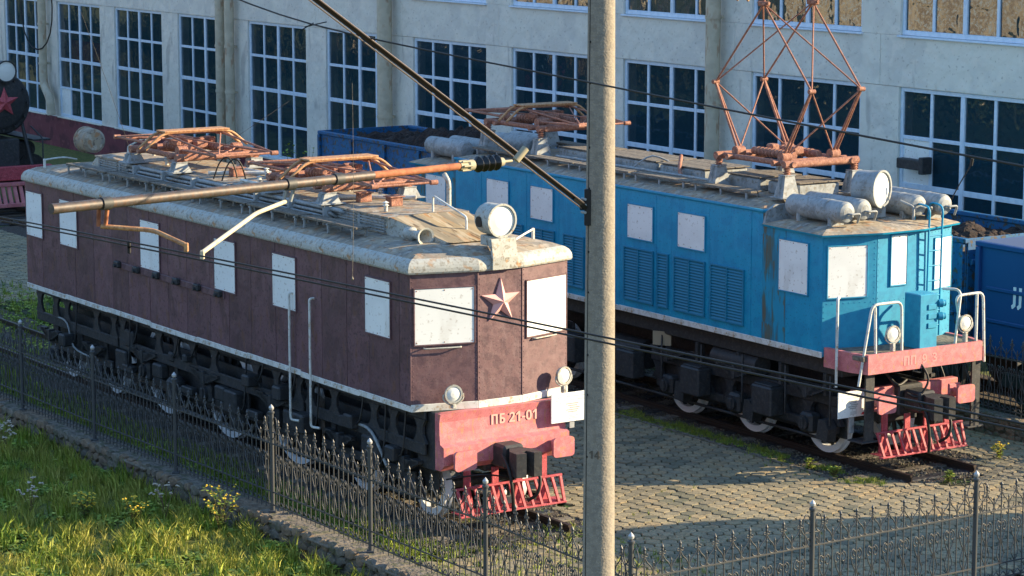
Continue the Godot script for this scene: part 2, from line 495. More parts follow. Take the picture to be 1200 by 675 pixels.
# transform of a vertical face between two plan points (s, w): x along it, y up, z outward
func facet(p: Vector2, q: Vector2) -> Transform3D:
	var x := Vector3(q.x - p.x, 0, q.y - p.y).normalized()
	return Transform3D(Basis(x, UP, x.cross(UP)), Vector3(p.x, 0, p.y))

func _ready() -> void:
	rng.seed = 77
	# camera
	var cam := Camera3D.new()
	add_child(cam)
	cam.name = "camera"
	cam.position = Vector3(0, 10.5664, 0)
	cam.rotation.x = -0.1567
	cam.fov = 12.703
	cam.near = 0.5
	cam.far = 900.0
	cam.current = true
	# sky and exposure
	var env := Environment.new()
	env.background_mode = Environment.BG_SKY
	var sky := Sky.new()
	var sm := ProceduralSkyMaterial.new()
	sm.sky_top_color = Color(0.42, 0.57, 0.75)
	sm.sky_horizon_color = Color(0.75, 0.83, 0.9)
	sm.sky_curve = 0.14
	sm.ground_bottom_color = Color(0.2, 0.2, 0.16)
	sm.ground_horizon_color = Color(0.5, 0.55, 0.58)
	sm.sun_angle_max = 20.0
	sky.sky_material = sm
	env.sky = sky
	env.background_energy_multiplier = 0.72
	env.tonemap_mode = Environment.TONE_MAPPER_LINEAR
	env.tonemap_exposure = 2.8
	env.sdfgi_enabled = true
	env.ssao_enabled = true
	env.ssil_enabled = true
	var we := WorldEnvironment.new()
	we.environment = env
	add_child(we)
	# low sun from the right and slightly behind the scene
	var sun := DirectionalLight3D.new()
	sun.light_energy = 1.6
	sun.light_color = Color(1.0, 0.905, 0.74)
	sun.light_angular_distance = 0.5
	sun.shadow_enabled = true
	add_child(sun)
	var el := deg_to_rad(18.0)
	var az := deg_to_rad(-6.5)
	var to_sun := Vector3(cos(az) * cos(el), sin(el), sin(az) * cos(el))
	sun.look_at_from_position(to_sun * 100.0, Vector3.ZERO, UP)

	make_materials()
	make_ground()
	make_depot()
	make_tracks()
	make_maroon_locomotive()
	make_blue_locomotive()
	make_steam_locomotive()
	make_wagons()
	make_fences()
	make_pole()
	make_vegetation()
	make_surroundings()

# ---------------------------------------------------------------- ground
func in_poly(p: Vector2, poly: PackedVector2Array) -> bool:
	return Geometry2D.is_point_in_polygon(p, poly)

func hex_mesh() -> ArrayMesh:
	var st := M()
	var a := 0.1445
	var b := 0.133
	var y := 0.045
	var top := []
	for k in 6:
		top.append(Vector3(cos(PI / 3 * k) * b, y, sin(PI / 3 * k) * b))
	face(st, top, UP)
	for k in 6:
		var k2 := (k + 1) % 6
		var e0 := Vector3(cos(PI / 3 * k) * a, y - 0.012, sin(PI / 3 * k) * a)
		var e1 := Vector3(cos(PI / 3 * k2) * a, y - 0.012, sin(PI / 3 * k2) * a)
		face(st, [top[k], top[k2], e1, e0], (e0 + e1) + UP * 0.2)
		face(st, [e0, e1, Vector3(e1.x, 0, e1.z), Vector3(e0.x, 0, e0.z)], Vector3(e0.x + e1.x, 0, e0.z + e1.z))
	return st.commit()

var stain := FastNoiseLite.new()
func pick_paver(q: Vector3) -> int:
	stain.seed = 21
	stain.frequency = 0.22
	var v := stain.get_noise_2d(q.x * 2.0, q.z * 2.0) + rng.randfn(0, 0.22)
	if v < -0.42: return 5
	if v < -0.16: return 3
	if v > 0.5: return 6
	return [0, 1, 2, 4][rng.randi() % 4]

func make_ground() -> void:
	var g := setting("ground", "bare earth and sparse turf of the yard")
	var st := M()
	face(st, [Vector3(-400, -0.22, 200), Vector3(400, -0.22, 200), Vector3(400, -0.22, -500), Vector3(-400, -0.22, -500)], UP)
	put(st, "earth_sheet", MT.turf, g)
	# paved yard of hexagonal slabs
	var yard := setting("yard_paving", "hexagonal concrete pavers with mossy joints")
	st = M()
	var corner := [pa(8.4, -0.165, 3.4), pa(8.3, -0.165, -16.0), pa(-30, -0.165, -16.0), pa(-30, -0.165, -1.9), pa(-0.9, -0.165, -1.9), pa(0.9, -0.165, 1.6)]
	face(st, [corner[0], corner[1], corner[2], corner[3], corner[4], corner[5]], UP)
	var far := [pa(-26.5, -0.16, -1.9), pa(-44, -0.16, -9.5), pa(-52, -0.16, -3), pa(-30, -0.16, 8)]
	face(st, far, UP)
	put(st, "joint_bed", MT.joint_earth, yard)
	var hm := hex_mesh()
	var lat := 0.157
	var th := A_TH - PI / 6.0
	var e1 := Vector2(cos(th), sin(th)) * lat * 1.5
	var e2 := Vector2(-sin(th), cos(th)) * lat * sqrt(3.0)
	var spots := []
	var rest := []
	var cam2 := Vector2(0, 0)
	for i in range(-140, 260):
		for j in range(-220, 120):
			var p := Vector2(3.5, -44.0) + e1 * i + e2 * (j + (0.5 if i % 2 != 0 else 0.0))
			var d := Vector3(p.x, 0, p.y) - A_AT
			var s := cos(A_TH) * d.x + sin(A_TH) * d.z
			var w := -sin(A_TH) * d.x + cos(A_TH) * d.z
			var db := Vector3(p.x, 0, p.y) - B_AT
			var sb := cos(B_TH) * db.x + sin(B_TH) * db.z
			var wb := -sin(B_TH) * db.x + cos(B_TH) * db.z
			if absf(wb) < (1.72 if sb < 0.6 else 1.72 - (sb - 0.6) * 0.9) and sb < 2.4: continue
			var ok := false
			if s < 8.4 and s > -16.0 and w < -1.95 and w > -13.0 and wb > -3.4: ok = true
			if s > 1.3 and s < 8.35 and w < 3.3 and w > -13.0 and wb > -3.4: ok = true
			if s > -0.6 and s <= 1.3 and w < -1.35 and w > -13 and wb > -3.4: ok = true
			var far_ok: bool = s < -26.5 and s > -46.0 and w > -11.0 - (s + 46.0) * 0.0 and w < 2.0 and w > -12.0 + (s + 26.5) * -0.4 - 6.0 and p.x < -8.0
			if not (ok or far_ok): continue
			# only where the picture or a step aside can see
			var sx := p.x / -p.y
			if absf(sx) > 0.26 or p.y > -34.0: continue
			var q := Vector3(p.x, -0.165 + rng.randf_range(-0.011, 0.007), p.y)
			var key := p.length()
			if ok and p.y < -38.3 and absf(sx) < 0.198 and not (sx > -0.01 and sx < 0.045 and p.y > -37): spots.append([key, q])
			else: rest.append(q)
	spots.sort_custom(func(x, y): return x[0] < y[0])
	var n := 0
	var per := [[], [], [], [], [], [], []]
	for sp in spots:
		var q: Vector3 = sp[1]
		var xf := Transform3D(Basis(UP, -th + PI * 0.0) * Basis.from_euler(Vector3(rng.randfn(0, 0.013), 0, rng.randfn(0, 0.013))), q)
		var k := pick_paver(q)
		if n < 300:
			share(hm, "paver", MT["paver_%d" % k], yard, xf)
		else:
			per[k].append(xf)
		n += 1
	for q in rest:
		per[pick_paver(q)].append(Transform3D(Basis(UP, -th), q))
	for k in 7:
		var mm := MultiMesh.new()
		mm.transform_format = MultiMesh.TRANSFORM_3D
		mm.mesh = hm
		mm.instance_count = per[k].size()
		for i in per[k].size(): mm.set_instance_transform(i, per[k][i])
		var mi := MultiMeshInstance3D.new()
		mi.multimesh = mm
		mi.material_override = MT["paver_%d" % k]
		mi.name = "paver_field"
		yard.add_child(mi, true)
		mi.set_meta("kind", "stuff")
	# concrete edging beside the blue locomotive's track
	st = M()
	for i in 9:
		var s0 := -10.0 + i * 1.2
		XF = Transform3D(Basis(UP, -B_TH), B_AT)
		bx(st, Vector3(s0, -0.3, 1.74), Vector3(s0 + 1.19, -0.105 + (i % 3) * 0.004, 1.82), 0.01)
		XF = Transform3D.IDENTITY
	put(st, "edging_kerb", MT.stone, yard)
	# grassy bank outside the fence
	var bank := setting("grass_bank", "grassy bank outside the fence")
	st = M()
	var nz := FastNoiseLite.new()
	nz.seed = 5
	nz.frequency = 0.25
	for reg in [[-40.0, 12.0, 4.12, 24.0], [9.25, 30.0, -24.0, 4.12]]:
		var ns := int((reg[1] - reg[0]) / 0.8)
		var nw := int((reg[3] - reg[2]) / 0.8)
		for i in ns:
			for j in nw:
				var q := []
				for k in [[0, 0], [1, 0], [1, 1], [0, 1]]:
					var s: float = lerpf(reg[0], reg[1], float(i + k[0]) / ns)
					var w: float = lerpf(reg[2], reg[3], float(j + k[1]) / nw)
					q.append(pa(s, bank_y(nz, s, w), w))
				tri(st, q[0], q[1], q[2], UP)
				tri(st, q[0], q[2], q[3], UP)
	put(st, "turf_sheet", MT.turf, bank)

func bank_y(nz: FastNoiseLite, s: float, w: float) -> float:
	return 0.08 + nz.get_noise_2d(s, w) * 0.12

# ---------------------------------------------------------------- the depot building
func make_depot() -> void:
	var d := thing("depot_building", "long pale grey depot with rows of tall blue-framed windows behind the locomotives", "building", W_AT, -W_TH)
	var t0 := -51.78
	var bays := 13
	var pitch := 5.75
	var ww := 4.34
	var t1 := t0 + bays * pitch
	var st := M()
	# piers between windows, both storeys
	for i in bays + 1:
		var a := t0 + i * pitch - (pitch - ww) + 0.0
		var p := M()
		for yy in [[1.03, 5.69], [6.92, 11.55]]:
			bx(p, Vector3(a, yy[0], -0.45), Vector3(a + pitch - ww, yy[1], 0.0))
		put(p, "pier", MT.wall_plaster, d)
	# spandrel panels with open joints
	var bk := M()
	bx(bk, Vector3(t0 - 1.4, 5.692, -0.5), Vector3(t1, 6.918, -0.03))
	bx(bk, Vector3(t0 - 1.4, 11.552, -0.5), Vector3(t1, 12.9, -0.03))
	put(bk, "joint_backing", MT.wall_plaster, d)
	for i in bays:
		var a := t0 + i * pitch - 0.7
		var p := M()
		bx(p, Vector3(a + 0.006, 5.70, -0.025), Vector3(a + pitch - 0.006, 6.91, 0.004 + rng.randf() * 0.006), 0.006)
		put(p, "wall_panel", MT.wall_plaster, d)
		p = M()
		bx(p, Vector3(a + 0.006, 11.56, -0.025), Vector3(a + pitch - 0.006, 12.9, 0.006), 0.006)
		put(p, "wall_panel", MT.wall_plaster, d)
	# plinth
	st = M()
	bx(st, Vector3(t0 - 1.4, -0.4, -0.6), Vector3(t1, 1.0, 0.06), 0.01)
	put(st, "plinth", MT.plinth_maroon, d)
	st = M()
	bx(st, Vector3(t0 - 1.4, 1.0, -0.6), Vector3(t1, 1.03, 0.02))
	put(st, "sill_course", MT.wall_plaster, d)
	# roof, back wall, side walls, floors: a closed dark hall
	st = M()
	bx(st, Vector3(t0 - 1.8, 12.9, -16), Vector3(t1 + 0.4, 13.3, 0.3), 0.03)
	put(st, "roof", MT.grey_paint, d)
	st = M()
	bx(st, Vector3(t0 - 1.4, -0.4, -15.9), Vector3(t1, 12.9, -15.5))
	bx(st, Vector3(t0 - 1.4, -0.4, -15.5), Vector3(t0 - 1.0, 12.9, -0.62))
	bx(st, Vector3(t1 - 0.4, -0.4, -15.5), Vector3(t1, 12.9, -0.62))
	put(st, "hall_walls", MT.interior, d)
	st = M()
	bx(st, Vector3(t0 - 1.0, -0.4, -15.5), Vector3(t1 - 0.4, 0.0, -0.62))
	bx(st, Vector3(t0 - 1.0, 6.1, -15.5), Vector3(t1 - 0.4, 6.5, -0.52))
	put(st, "hall_floors", MT.interior, d)
	for i in range(0, bays, 2):
		st = M()
		bx(st, Vector3(t0 + i * pitch - 0.9, 0.0, -6.0), Vector3(t0 + i * pitch - 0.5, 6.1, -5.6), 0.02)
		put(st, "hall_column", MT.interior, d)
	# windows
	var cols := 4
	var rows := 4
	var cw := ww / cols
	for i in bays:
		var a := t0 + i * pitch
		for storey in 2:
			var y0 := 1.03 if storey == 0 else 6.92
			var y1 := 5.69 if storey == 0 else 11.55
			if storey == 1 and i < 6: rows = 4
			var rh := (y1 - y0 - 0.06) / rows
			var win := part("window", d)
			var f := M()
			var zf := -0.06
			var zb := -0.14
			bx(f, Vector3(a + 0.002, y0 + 0.002, zb), Vector3(a + 0.1, y1 - 0.002, zf), 0.008)
			bx(f, Vector3(a + ww - 0.1, y0 + 0.002, zb), Vector3(a + ww - 0.002, y1 - 0.002, zf), 0.008)
			bx(f, Vector3(a + 0.1, y1 - 0.1, zb), Vector3(a + ww - 0.1, y1 - 0.002, zf), 0.008)
			bx(f, Vector3(a + 0.1, y0 + 0.002, zb), Vector3(a + ww - 0.1, y0 + 0.12, zf), 0.008)
			put(f, "frame", MT.frame_blue, win)
			for k in range(1, cols):
				f = M()
				var wd := 0.07 if k == 2 else 0.045
				bx(f, Vector3(a + k * cw - wd, y0 + 0.12, zb + 0.005), Vector3(a + k * cw + wd, y1 - 0.1, zf - (0.0 if k == 2 else 0.012)), 0.006)
				put(f, "mullion", MT.frame_blue, win)
			for k in range(1, rows):
				f = M()
				var wd := 0.065 if k == 2 else 0.045
				for cx in cols:
					var l := a + cx * cw + (0.1 if cx == 0 else (0.07 if cx == 2 else 0.045))
					var r := a + (cx + 1) * cw - (0.1 if cx == cols - 1 else (0.07 if cx == 1 else 0.045))
					bx(f, Vector3(l, y0 + k * rh - wd + 0.03, zb + 0.01), Vector3(r, y0 + k * rh + wd + 0.03, zf - 0.016), 0.006)
				put(f, "transom", MT.frame_blue, win)
			f = M()
			bx(f, Vector3(a - 0.05, y0 - 0.05, -0.058), Vector3(a + ww + 0.05, y0 - 0.002, 0.075), 0.008)
			put(f, "sill", MT.frame_blue if storey == 1 else MT.wall_plaster, win)
			for cx in cols:
				for ry in rows:
					var board: bool = (storey == 0 and ((i == 12 and cx == 0 and ry == 2) or (i == 12 and cx == 3 and ry == 0) or (i == 3 and cx == 0 and ry == 0)))
					var q := M()
					var l := a + cx * cw + 0.02
					var b := y0 + ry * rh + 0.03
					var tilt := rng.randf_range(-0.008, 0.008)
					var n := Vector3(rng.randf_range(-0.006, 0.006), tilt, 1)
					var zp := -0.11
					face(q, [Vector3(l, b, zp + rng.randf_range(-0.006, 0.006)), Vector3(l + cw - 0.03, b, zp), Vector3(l + cw - 0.03, b + rh, zp), Vector3(l, b + rh, zp)], n)
					put(q, "pane", MT.white_board if board else MT.glass, win)
	# ventilation duct beside the boarded pane
	st = M()
	bx(st, Vector3(17.45, 3.8, 0.02), Vector3(18.3, 4.04, 0.24), 0.02)
	bx(st, Vector3(18.3, 3.72, -0.02), Vector3(18.45, 4.12, 0.3), 0.02)
	put(st, "air_duct", MT.black_iron, d)
	# downpipes with collars and swan necks
	for pp in [[-35.4, 0.17, 2.3, true], [-18.9, 0.17, 0.2, false], [-18.15, 0.17, 0.2, false], [-6.95, 0.24, 0.2, false], [10.25, 0.2, 0.2, false]]:
		var x: float = pp[0]
		var r: float = pp[1]
		st = M()
		var z := r + 0.12
		if pp[3]:
			tube(st, fillet([Vector3(x, 12.8, z), Vector3(x, pp[2], z), Vector3(x + 0.9, pp[2] - 0.55, z + 0.1), Vector3(x + 1.0, 1.1, z + 0.1)], 0.35, 4), r, 14)
		else:
			tube(st, [Vector3(x, 12.8, z), Vector3(x, 0.1, z)], r, 14)
		var dp := put(st, "downpipe", MT.cream_pipe, d)
		st = M()
		for y in [3.1, 4.7, 7.0, 9.2]:
			cyl(st, Vector3(x, y, z), Vector3(x, y + 0.09, z), r + 0.02)
			bx(st, Vector3(x - 0.03, y, 0.0), Vector3(x + 0.03, y + 0.08, 0.14))
		put(st, "collar", MT.cream_pipe, dp)
	# red banner hanging inside the hall
	var bn := thing("red_banner", "red cloth banner hanging inside the depot window beside the rusty downpipe", "banner", fr(W_AT, W_TH, -34.4, 3.2, -0.55), -W_TH)
	st = M()
	for k in 12:
		var a0 := 0.04 * sin(k * 1.3)
		var a1 := 0.04 * sin((k + 1) * 1.3)
		face(st, [Vector3(k * 0.35, 0, a0), Vector3(k * 0.35 + 0.35, 0, a1), Vector3(k * 0.35 + 0.35, 0.95, a1 * 0.5), Vector3(k * 0.35, 0.95, a0 * 0.5)], Vector3(0, 0, 1))
	put(st, "cloth", MT.banner_red, bn)
	st = M()
	tube(st, [Vector3(-0.1, 0.96, 0), Vector3(4.3, 0.96, 0)], 0.03, 8)
	put(st, "pole", MT.black_iron, bn)
	var loop := thing("cable_loop", "loose black cable looped round the rusty downpipe", "cable", fr(W_AT, W_TH, -35.4, 0, 0.35), -W_TH)
	st = M()
	var lp := []
	for k in 13:
		var a := PI + PI * k / 12.0
		lp.append(Vector3(cos(a) * 1.6 - 0.1, 6.1 + sin(a) * 2.4, 0.12 + 0.1 * sin(a * 2.0)))
	tube(st, lp, 0.03, 6)
	put(st, "cable", MT.cable_black, loop)

# ---------------------------------------------------------------- tracks
func make_tracks() -> void:
	for tr in [[A_AT, A_TH, -40.0, 0.95, true], [B_AT, B_TH, -40.0, 1.65, true], [pb(0, 0, -5.9), B_TH, -45.0, 25.0, false], [Vector3(-16.15, 0, -82.6), A_TH, -30.0, 2.0, false]]:
		var o := setting("railway_track", "rails on sleepers in dark ballast")
		o.position = tr[0]
		o.rotation.y = -tr[1]
		var st := M()
		var e: float = tr[3]
		if tr[4]:
			face(st, [Vector3(tr[2], -0.14, -1.65), Vector3(tr[2], -0.14, 1.65), Vector3(e - 1.0, -0.14, 1.65), Vector3(e + 0.2, -0.145, 0.5), Vector3(e + 0.2, -0.145, -0.9), Vector3(e - 1.0, -0.14, -1.65)], UP)
		else:
			face(st, [Vector3(tr[2], -0.15, -1.6), Vector3(tr[2], -0.15, 1.6), Vector3(e, -0.15, 1.6), Vector3(e, -0.15, -1.6)], UP)
		put(st, "ballast_bed", MT.ballast, o)
		var prof := [Vector2(-0.07, -0.15), Vector2(0.07, -0.15), Vector2(0.07, -0.13), Vector2(0.012, -0.11), Vector2(0.012, -0.045), Vector2(0.036, -0.03), Vector2(0.034, 0.0), Vector2(-0.034, 0.0), Vector2(-0.036, -0.03), Vector2(-0.012, -0.045), Vector2(-0.012, -0.11), Vector2(-0.07, -0.13)]
		for w in [-0.76, 0.76]:
			st = M()
			XF = Transform3D(Basis(Vector3(0, 0, -1), UP, Vector3(1, 0, 0)), Vector3(0, 0, w))
			extrude(st, prof, tr[2], e)
			XF = Transform3D.IDENTITY
			put(st, "rail", MT.rail_steel, o)
		var sl := M()
		bx(sl, Vector3(-0.12, -0.25, -1.35), Vector3(0.12, -0.125, 1.35), 0.015)
		var slm := sl.commit()
		var k := 0
		while k < 26:
			share(slm, "sleeper", MT.old_wood if k % 2 else MT.black_iron, o, Transform3D(Basis(UP, rng.randfn(0, 0.01)), Vector3(e - 0.2 - k * 0.62, rng.randf_range(-0.006, 0.006), 0)))
			k += 1
	# loose stones over the ballast
	var rock := M()
	var pts := []
	for k in 8: pts.append(Vector3(rng.randf_range(-1, 1), rng.randf_range(-0.6, 0.9), rng.randf_range(-1, 1)).normalized() * rng.randf_range(0.7, 1.0))
	cb(rock, Vector3.ZERO, Vector3(1.0, 0.7, 0.8), 0.22)
	var rm := rock.commit()
	var xs := []
	for i in 9000:
		var use_b := i % 4 != 0
		var s := rng.randf_range(-12.0, 2.4) if use_b else rng.randf_range(-4.0, 1.4)
		var w := rng.randf_range(-1.7, 1.72)
		if absf(absf(w) - 0.76) < 0.06: continue
		var sz := rng.randf_range(0.022, 0.055)
		var p := pb(s, -0.135, w) if use_b else pa(s, -0.135, w)
		xs.append(Transform3D(Basis.from_euler(Vector3(rng.randf() * 6, rng.randf() * 6, rng.randf() * 6)).scaled(Vector3.ONE * sz), p))
	var mm := MultiMesh.new()
	mm.transform_format = MultiMesh.TRANSFORM_3D
	mm.mesh = rm
	mm.instance_count = xs.size()
	for i in xs.size(): mm.set_instance_transform(i, xs[i])
	var mi := MultiMeshInstance3D.new()
	mi.multimesh = mm
	mi.material_override = MT.stone
	mi.name = "gravel"
	add_child(mi)
	mi.set_meta("kind", "stuff")
	mi.set_meta("label", "loose grey gravel stones between the rails")
	mi.set_meta("category", "gravel")

# ---------------------------------------------------------------- locomotive pieces
func wheel(loco: Node3D, s: float, r: float, side: float, spokes: int) -> void:
	var w := part("wheel", loco, Vector3(s, r, 0))
	var st := M()
	var z := 0.76 * side
	lathe(st, Vector3(0, 0, z - 0.065 * side), Vector3(0, 0, side), [[r - 0.13, 0.0], [r + 0.028, 0.0], [r + 0.02, 0.03], [r, 0.035], [r - 0.004, 0.13], [r - 0.125, 0.132], [r - 0.13, 0.0]], 40)
	put(st, "tyre", MT.tyre_white, w)
	st = M()
	lathe(st, Vector3(0, 0, z - 0.02 * side), Vector3(0, 0, side), [[0.0, -0.05], [r * 0.25, -0.05], [r * 0.25, 0.12], [0.0, 0.12]], 20)
	for k in spokes:
		var a := TAU * k / spokes
		var d := Vector3(cos(a), sin(a), 0)
		tube(st, [d * r * 0.2 + Vector3(0, 0, z + 0.02 * side), d * (r - 0.085) + Vector3(0, 0, z)], 0.045, 6)
	put(st, "spokes", MT.black_iron, w)
	if side > 0:
		st = M()
		cyl(st, Vector3(0, 0, -0.78), Vector3(0, 0, 0.78), 0.09, 10)
		put(st, "axle", MT.black_iron, w)

func leaf_spring(st: SurfaceTool, at: Vector3, l: float) -> void:
	for k in 6:
		var hl := l * 0.5 * (1.0 - k * 0.13)
		var q := []
		for i in 5:
			var t := -1.0 + i * 0.5
			q.append(at + Vector3(hl * t, 0.05 * t * t - k * 0.028, 0))
		for i in 4:
			bx(st, Vector3(q[i].x, minf(q[i].y, q[i + 1].y) - 0.012, at.z - 0.05), Vector3(q[i + 1].x, maxf(q[i].y, q[i + 1].y) + 0.012, at.z + 0.05))
	cb(st, at + Vector3(0, -0.07, 0), Vector3(0.1, 0.26, 0.14), 0.01)

func axle_box(st: SurfaceTool, at: Vector3, side: float) -> void:
	cb(st, at, Vector3(0.36, 0.38, 0.26), 0.05)
	cyl(st, at + Vector3(0, 0, 0.1 * side), at + Vector3(0, 0, 0.19 * side), 0.13, 12)
	cb(st, at + Vector3(0, 0, 0.2 * side), Vector3(0.08, 0.2, 0.04), 0.01)

func boards(loco: Node3D, xf: Transform3D, x0: float, x1: float, y0: float, y1: float, called: String = "window_board", label: String = "") -> void:
	XF = xf
	var st := M()
	bx(st, Vector3(x0, y0, 0.004), Vector3(x1, y1, 0.022), 0.004)
	var o := put(st, called, MT.white_board, loco)
	if label != "": o.set_meta("label", label)
	st = M()
	var fw := 0.022
	bx(st, Vector3(x0 - fw, y0 - fw, 0.0), Vector3(x0, y1 + fw, 0.03), 0.004)
	bx(st, Vector3(x1, y0 - fw, 0.0), Vector3(x1 + fw, y1 + fw, 0.03), 0.004)
	bx(st, Vector3(x0, y0 - fw, 0.0), Vector3(x1, y0, 0.03), 0.004)
	bx(st, Vector3(x0, y1, 0.0), Vector3(x1, y1 + fw, 0.03), 0.004)
	put(st, "frame", MT.maroon_paint if loco.name.begins_with("maroon") else MT.teal_paint, o)
	st = M()
	for px in [x0 + 0.03, (x0 + x1) * 0.5, x1 - 0.03]:
		for py in [y0 + 0.03, y1 - 0.03]:
			lathe(st, Vector3(px, py, 0.022), Vector3(0, 0, 1), [[0.012, 0.0], [0.008, 0.006], [0.0, 0.008]], 6)
	put(st, "screws", MT.rusty_iron, o, "stuff")
	XF = Transform3D.IDENTITY

func headlight(loco: Node3D, at: Vector3, axis: Vector3, r: float, depth: float, m: Material, called: String) -> void:
	var n := part(called, loco)
	var st := M()
	lathe(st, at - axis * depth, axis, [[0.0, 0.0], [r * 0.75, 0.0], [r * 0.98, depth * 0.12], [r, depth * 0.5], [r, depth], [r * 1.07, depth], [r * 1.07, depth * 1.1], [r * 0.95, depth * 1.1], [r * 0.95, depth * 1.02]], 28)
	put(st, "housing", m, n)
	st = M()
	lathe(st, at - axis * depth, axis, [[r * 0.94, depth * 1.03], [r * 0.5, depth * 1.08], [0.0, depth * 1.1]], 24)
	put(st, "lens_cover", MT.lens_white, n)

func small_lamp(loco: Node3D, foot: Vector3, axis: Vector3, up: float) -> void:
	var n := part("marker_lamp", loco)
	var at := foot + Vector3(0, up, 0)
	var st := M()
	lathe(st, at - axis * 0.12, axis, [[0.0, 0.0], [0.07, 0.0], [0.13, 0.06], [0.14, 0.12], [0.155, 0.12], [0.155, 0.15], [0.125, 0.15]], 24)
	put(st, "housing", MT.cream_paint, n)
	st = M()
	lathe(st, at - axis * 0.12, axis, [[0.128, 0.135], [0.06, 0.155], [0.0, 0.16]], 24)
	put(st, "lens_cover", MT.lens_white, n)
	st = M()
	var side := axis.cross(UP).normalized()
	tube(st, bend([at + side * 0.17, at + side * 0.16 - UP * 0.1, at - UP * 0.19, at - side * 0.16 - UP * 0.1, at - side * 0.17], 3), 0.015, 6)
	cb(st, foot + Vector3(0, (up - 0.17) * 0.5, 0), Vector3(0.09, up - 0.17, 0.07), 0.01)
	put(st, "bracket", MT.cream_paint, n)

func buffer_plate(loco: Node3D, s: float, y: float, w: float, m: Material) -> void:
	var st := M()
	var hw := 0.21
	var hh := 0.165
	var poly := []
	for k in [[1, 1], [-1, 1], [-1, -1], [1, -1]]:
		for i in 4:
			var base := atan2(k[1], k[0]) - PI / 4 + PI / 2 * i / 3.0
			poly.append(Vector2(w + k[0] * (hw - 0.06) + cos(base) * 0.06, y + k[1] * (hh - 0.06) + sin(base) * 0.06))
	XF = Transform3D(Basis(Vector3(0, 0, 1), UP, Vector3(-1, 0, 0)), Vector3(s, 0, 0))
	extrude(st, poly, -0.025, 0.025)
	XF = Transform3D.IDENTITY
	bx(st, Vector3(s - 0.28, y - 0.08, w - 0.09), Vector3(s - 0.026, y + 0.09, w + 0.09), 0.03)
	bx(st, Vector3(s - 0.34, y - 0.14, w - 0.15), Vector3(s - 0.281, y + 0.15, w + 0.15), 0.02)
	put(st, "buffer", m, loco)

func coupler(loco: Node3D, s: float, y: float, w: float) -> void:
	var n := part("coupler", loco, Vector3(s, y, w))
	var st := M()
	bx(st, Vector3(-0.75, -0.15, -0.2), Vector3(-0.3, 0.24, 0.2), 0.04)
	bx(st, Vector3(-0.95, -0.26, -0.3), Vector3(-0.752, 0.3, 0.3), 0.03)
	put(st, "housing", MT.black_iron, n)
	st = M()
	XF = Transform3D(Basis(Vector3(1, 0, 0), Vector3(0, 0, 1), Vector3(0, -1, 0)), Vector3.ZERO)
	extrude(st, [Vector2(-0.3, -0.1), Vector2(-0.05, -0.22), Vector2(0.22, -0.2), Vector2(0.2, -0.06), Vector2(0.02, -0.02), Vector2(0.02, 0.06), Vector2(0.2, 0.09), Vector2(0.16, 0.26), Vector2(-0.08, 0.24), Vector2(-0.3, 0.1)], -0.2, 0.2)
	XF = Transform3D.IDENTITY
	put(st, "jaw", MT.black_iron, n)
	st = M()
	tube(st, bend([Vector3(-0.3, 0.1, 0.24), Vector3(0.0, -0.1, 0.3), Vector3(0.05, -0.5, 0.26), Vector3(0.0, -0.8, 0.22)], 4), 0.03, 7)
	tube(st, bend([Vector3(-0.4, 0.0, -0.3), Vector3(-0.1, -0.25, -0.36), Vector3(-0.05, -0.55, -0.3), Vector3(-0.2, -0.7, -0.2)], 4), 0.028, 7)
	put(st, "brake_hose", MT.cable_black, n)

func cowcatcher(loco: Node3D, s: float, hw: float, y0: float, y1: float, m: Material) -> void:
	var n := part("cowcatcher", loco, Vector3(s, 0, 0))
	var st := M()
	bx(st, Vector3(-0.05, y1 - 0.035, -hw), Vector3(0.0, y1, hw), 0.006)
	bx(st, Vector3(0.06, y0, -hw), Vector3(0.14, y0 + 0.03, hw), 0.006)
	bx(st, Vector3(-0.2, y0 + 0.032, -hw + 0.02), Vector3(0.06, y0 + 0.045, hw - 0.02))
	put(st, "rail_bars", m, n)
	for k in 13:
		st = M()
		var z := lerpf(hw - 0.03, -hw + 0.03, k / 12.0)
		var lean := -0.06 if k < 12 else 0.0
		var a := Vector3(-0.025, y1 - 0.034, z)
		var b := Vector3(0.1, y0 + 0.03, z + lean)
		var dx := 0.022
		for q in [0]:
			face(st, [a + Vector3(0.02, 0, -dx), a + Vector3(0.02, 0, dx), b + Vector3(0.02, 0, dx), b + Vector3(0.02, 0, -dx)], Vector3(1, 0, 0))
			face(st, [a + Vector3(-0.02, 0, -dx), a + Vector3(-0.02, 0, dx), b + Vector3(-0.02, 0, dx), b + Vector3(-0.02, 0, -dx)], Vector3(-1, 0, 0))
			face(st, [a + Vector3(-0.02, 0, dx), a + Vector3(0.02, 0, dx), b + Vector3(0.02, 0, dx), b + Vector3(-0.02, 0, dx)], Vector3(0, 0, 1))
			face(st, [a + Vector3(-0.02, 0, -dx), a + Vector3(0.02, 0, -dx), b + Vector3(0.02, 0, -dx), b + Vector3(-0.02, 0, -dx)], Vector3(0, 0, -1))
		put(st, "bar", m, n)
	for z in [-hw * 0.72, hw * 0.72, hw * 0.2, -hw * 0.25]:
		st = M()
		var top := y1 + 0.5 if absf(z) > hw * 0.5 else y1 + 0.25
		XF = Transform3D(Basis(Vector3(0, 0, 1), UP, Vector3(-1, 0, 0)), Vector3(-0.14, 0, 0))
		extrude(st, [Vector2(z - 0.06, top), Vector2(z + 0.06, top), Vector2(z + 0.06, y1 - 0.1), Vector2(z + 0.13, y0 + 0.045), Vector2(z - 0.13, y0 + 0.045), Vector2(z - 0.06, y1 - 0.1)], -0.02, 0.02)
		XF = Transform3D.IDENTITY
		put(st, "hanger", m, n)

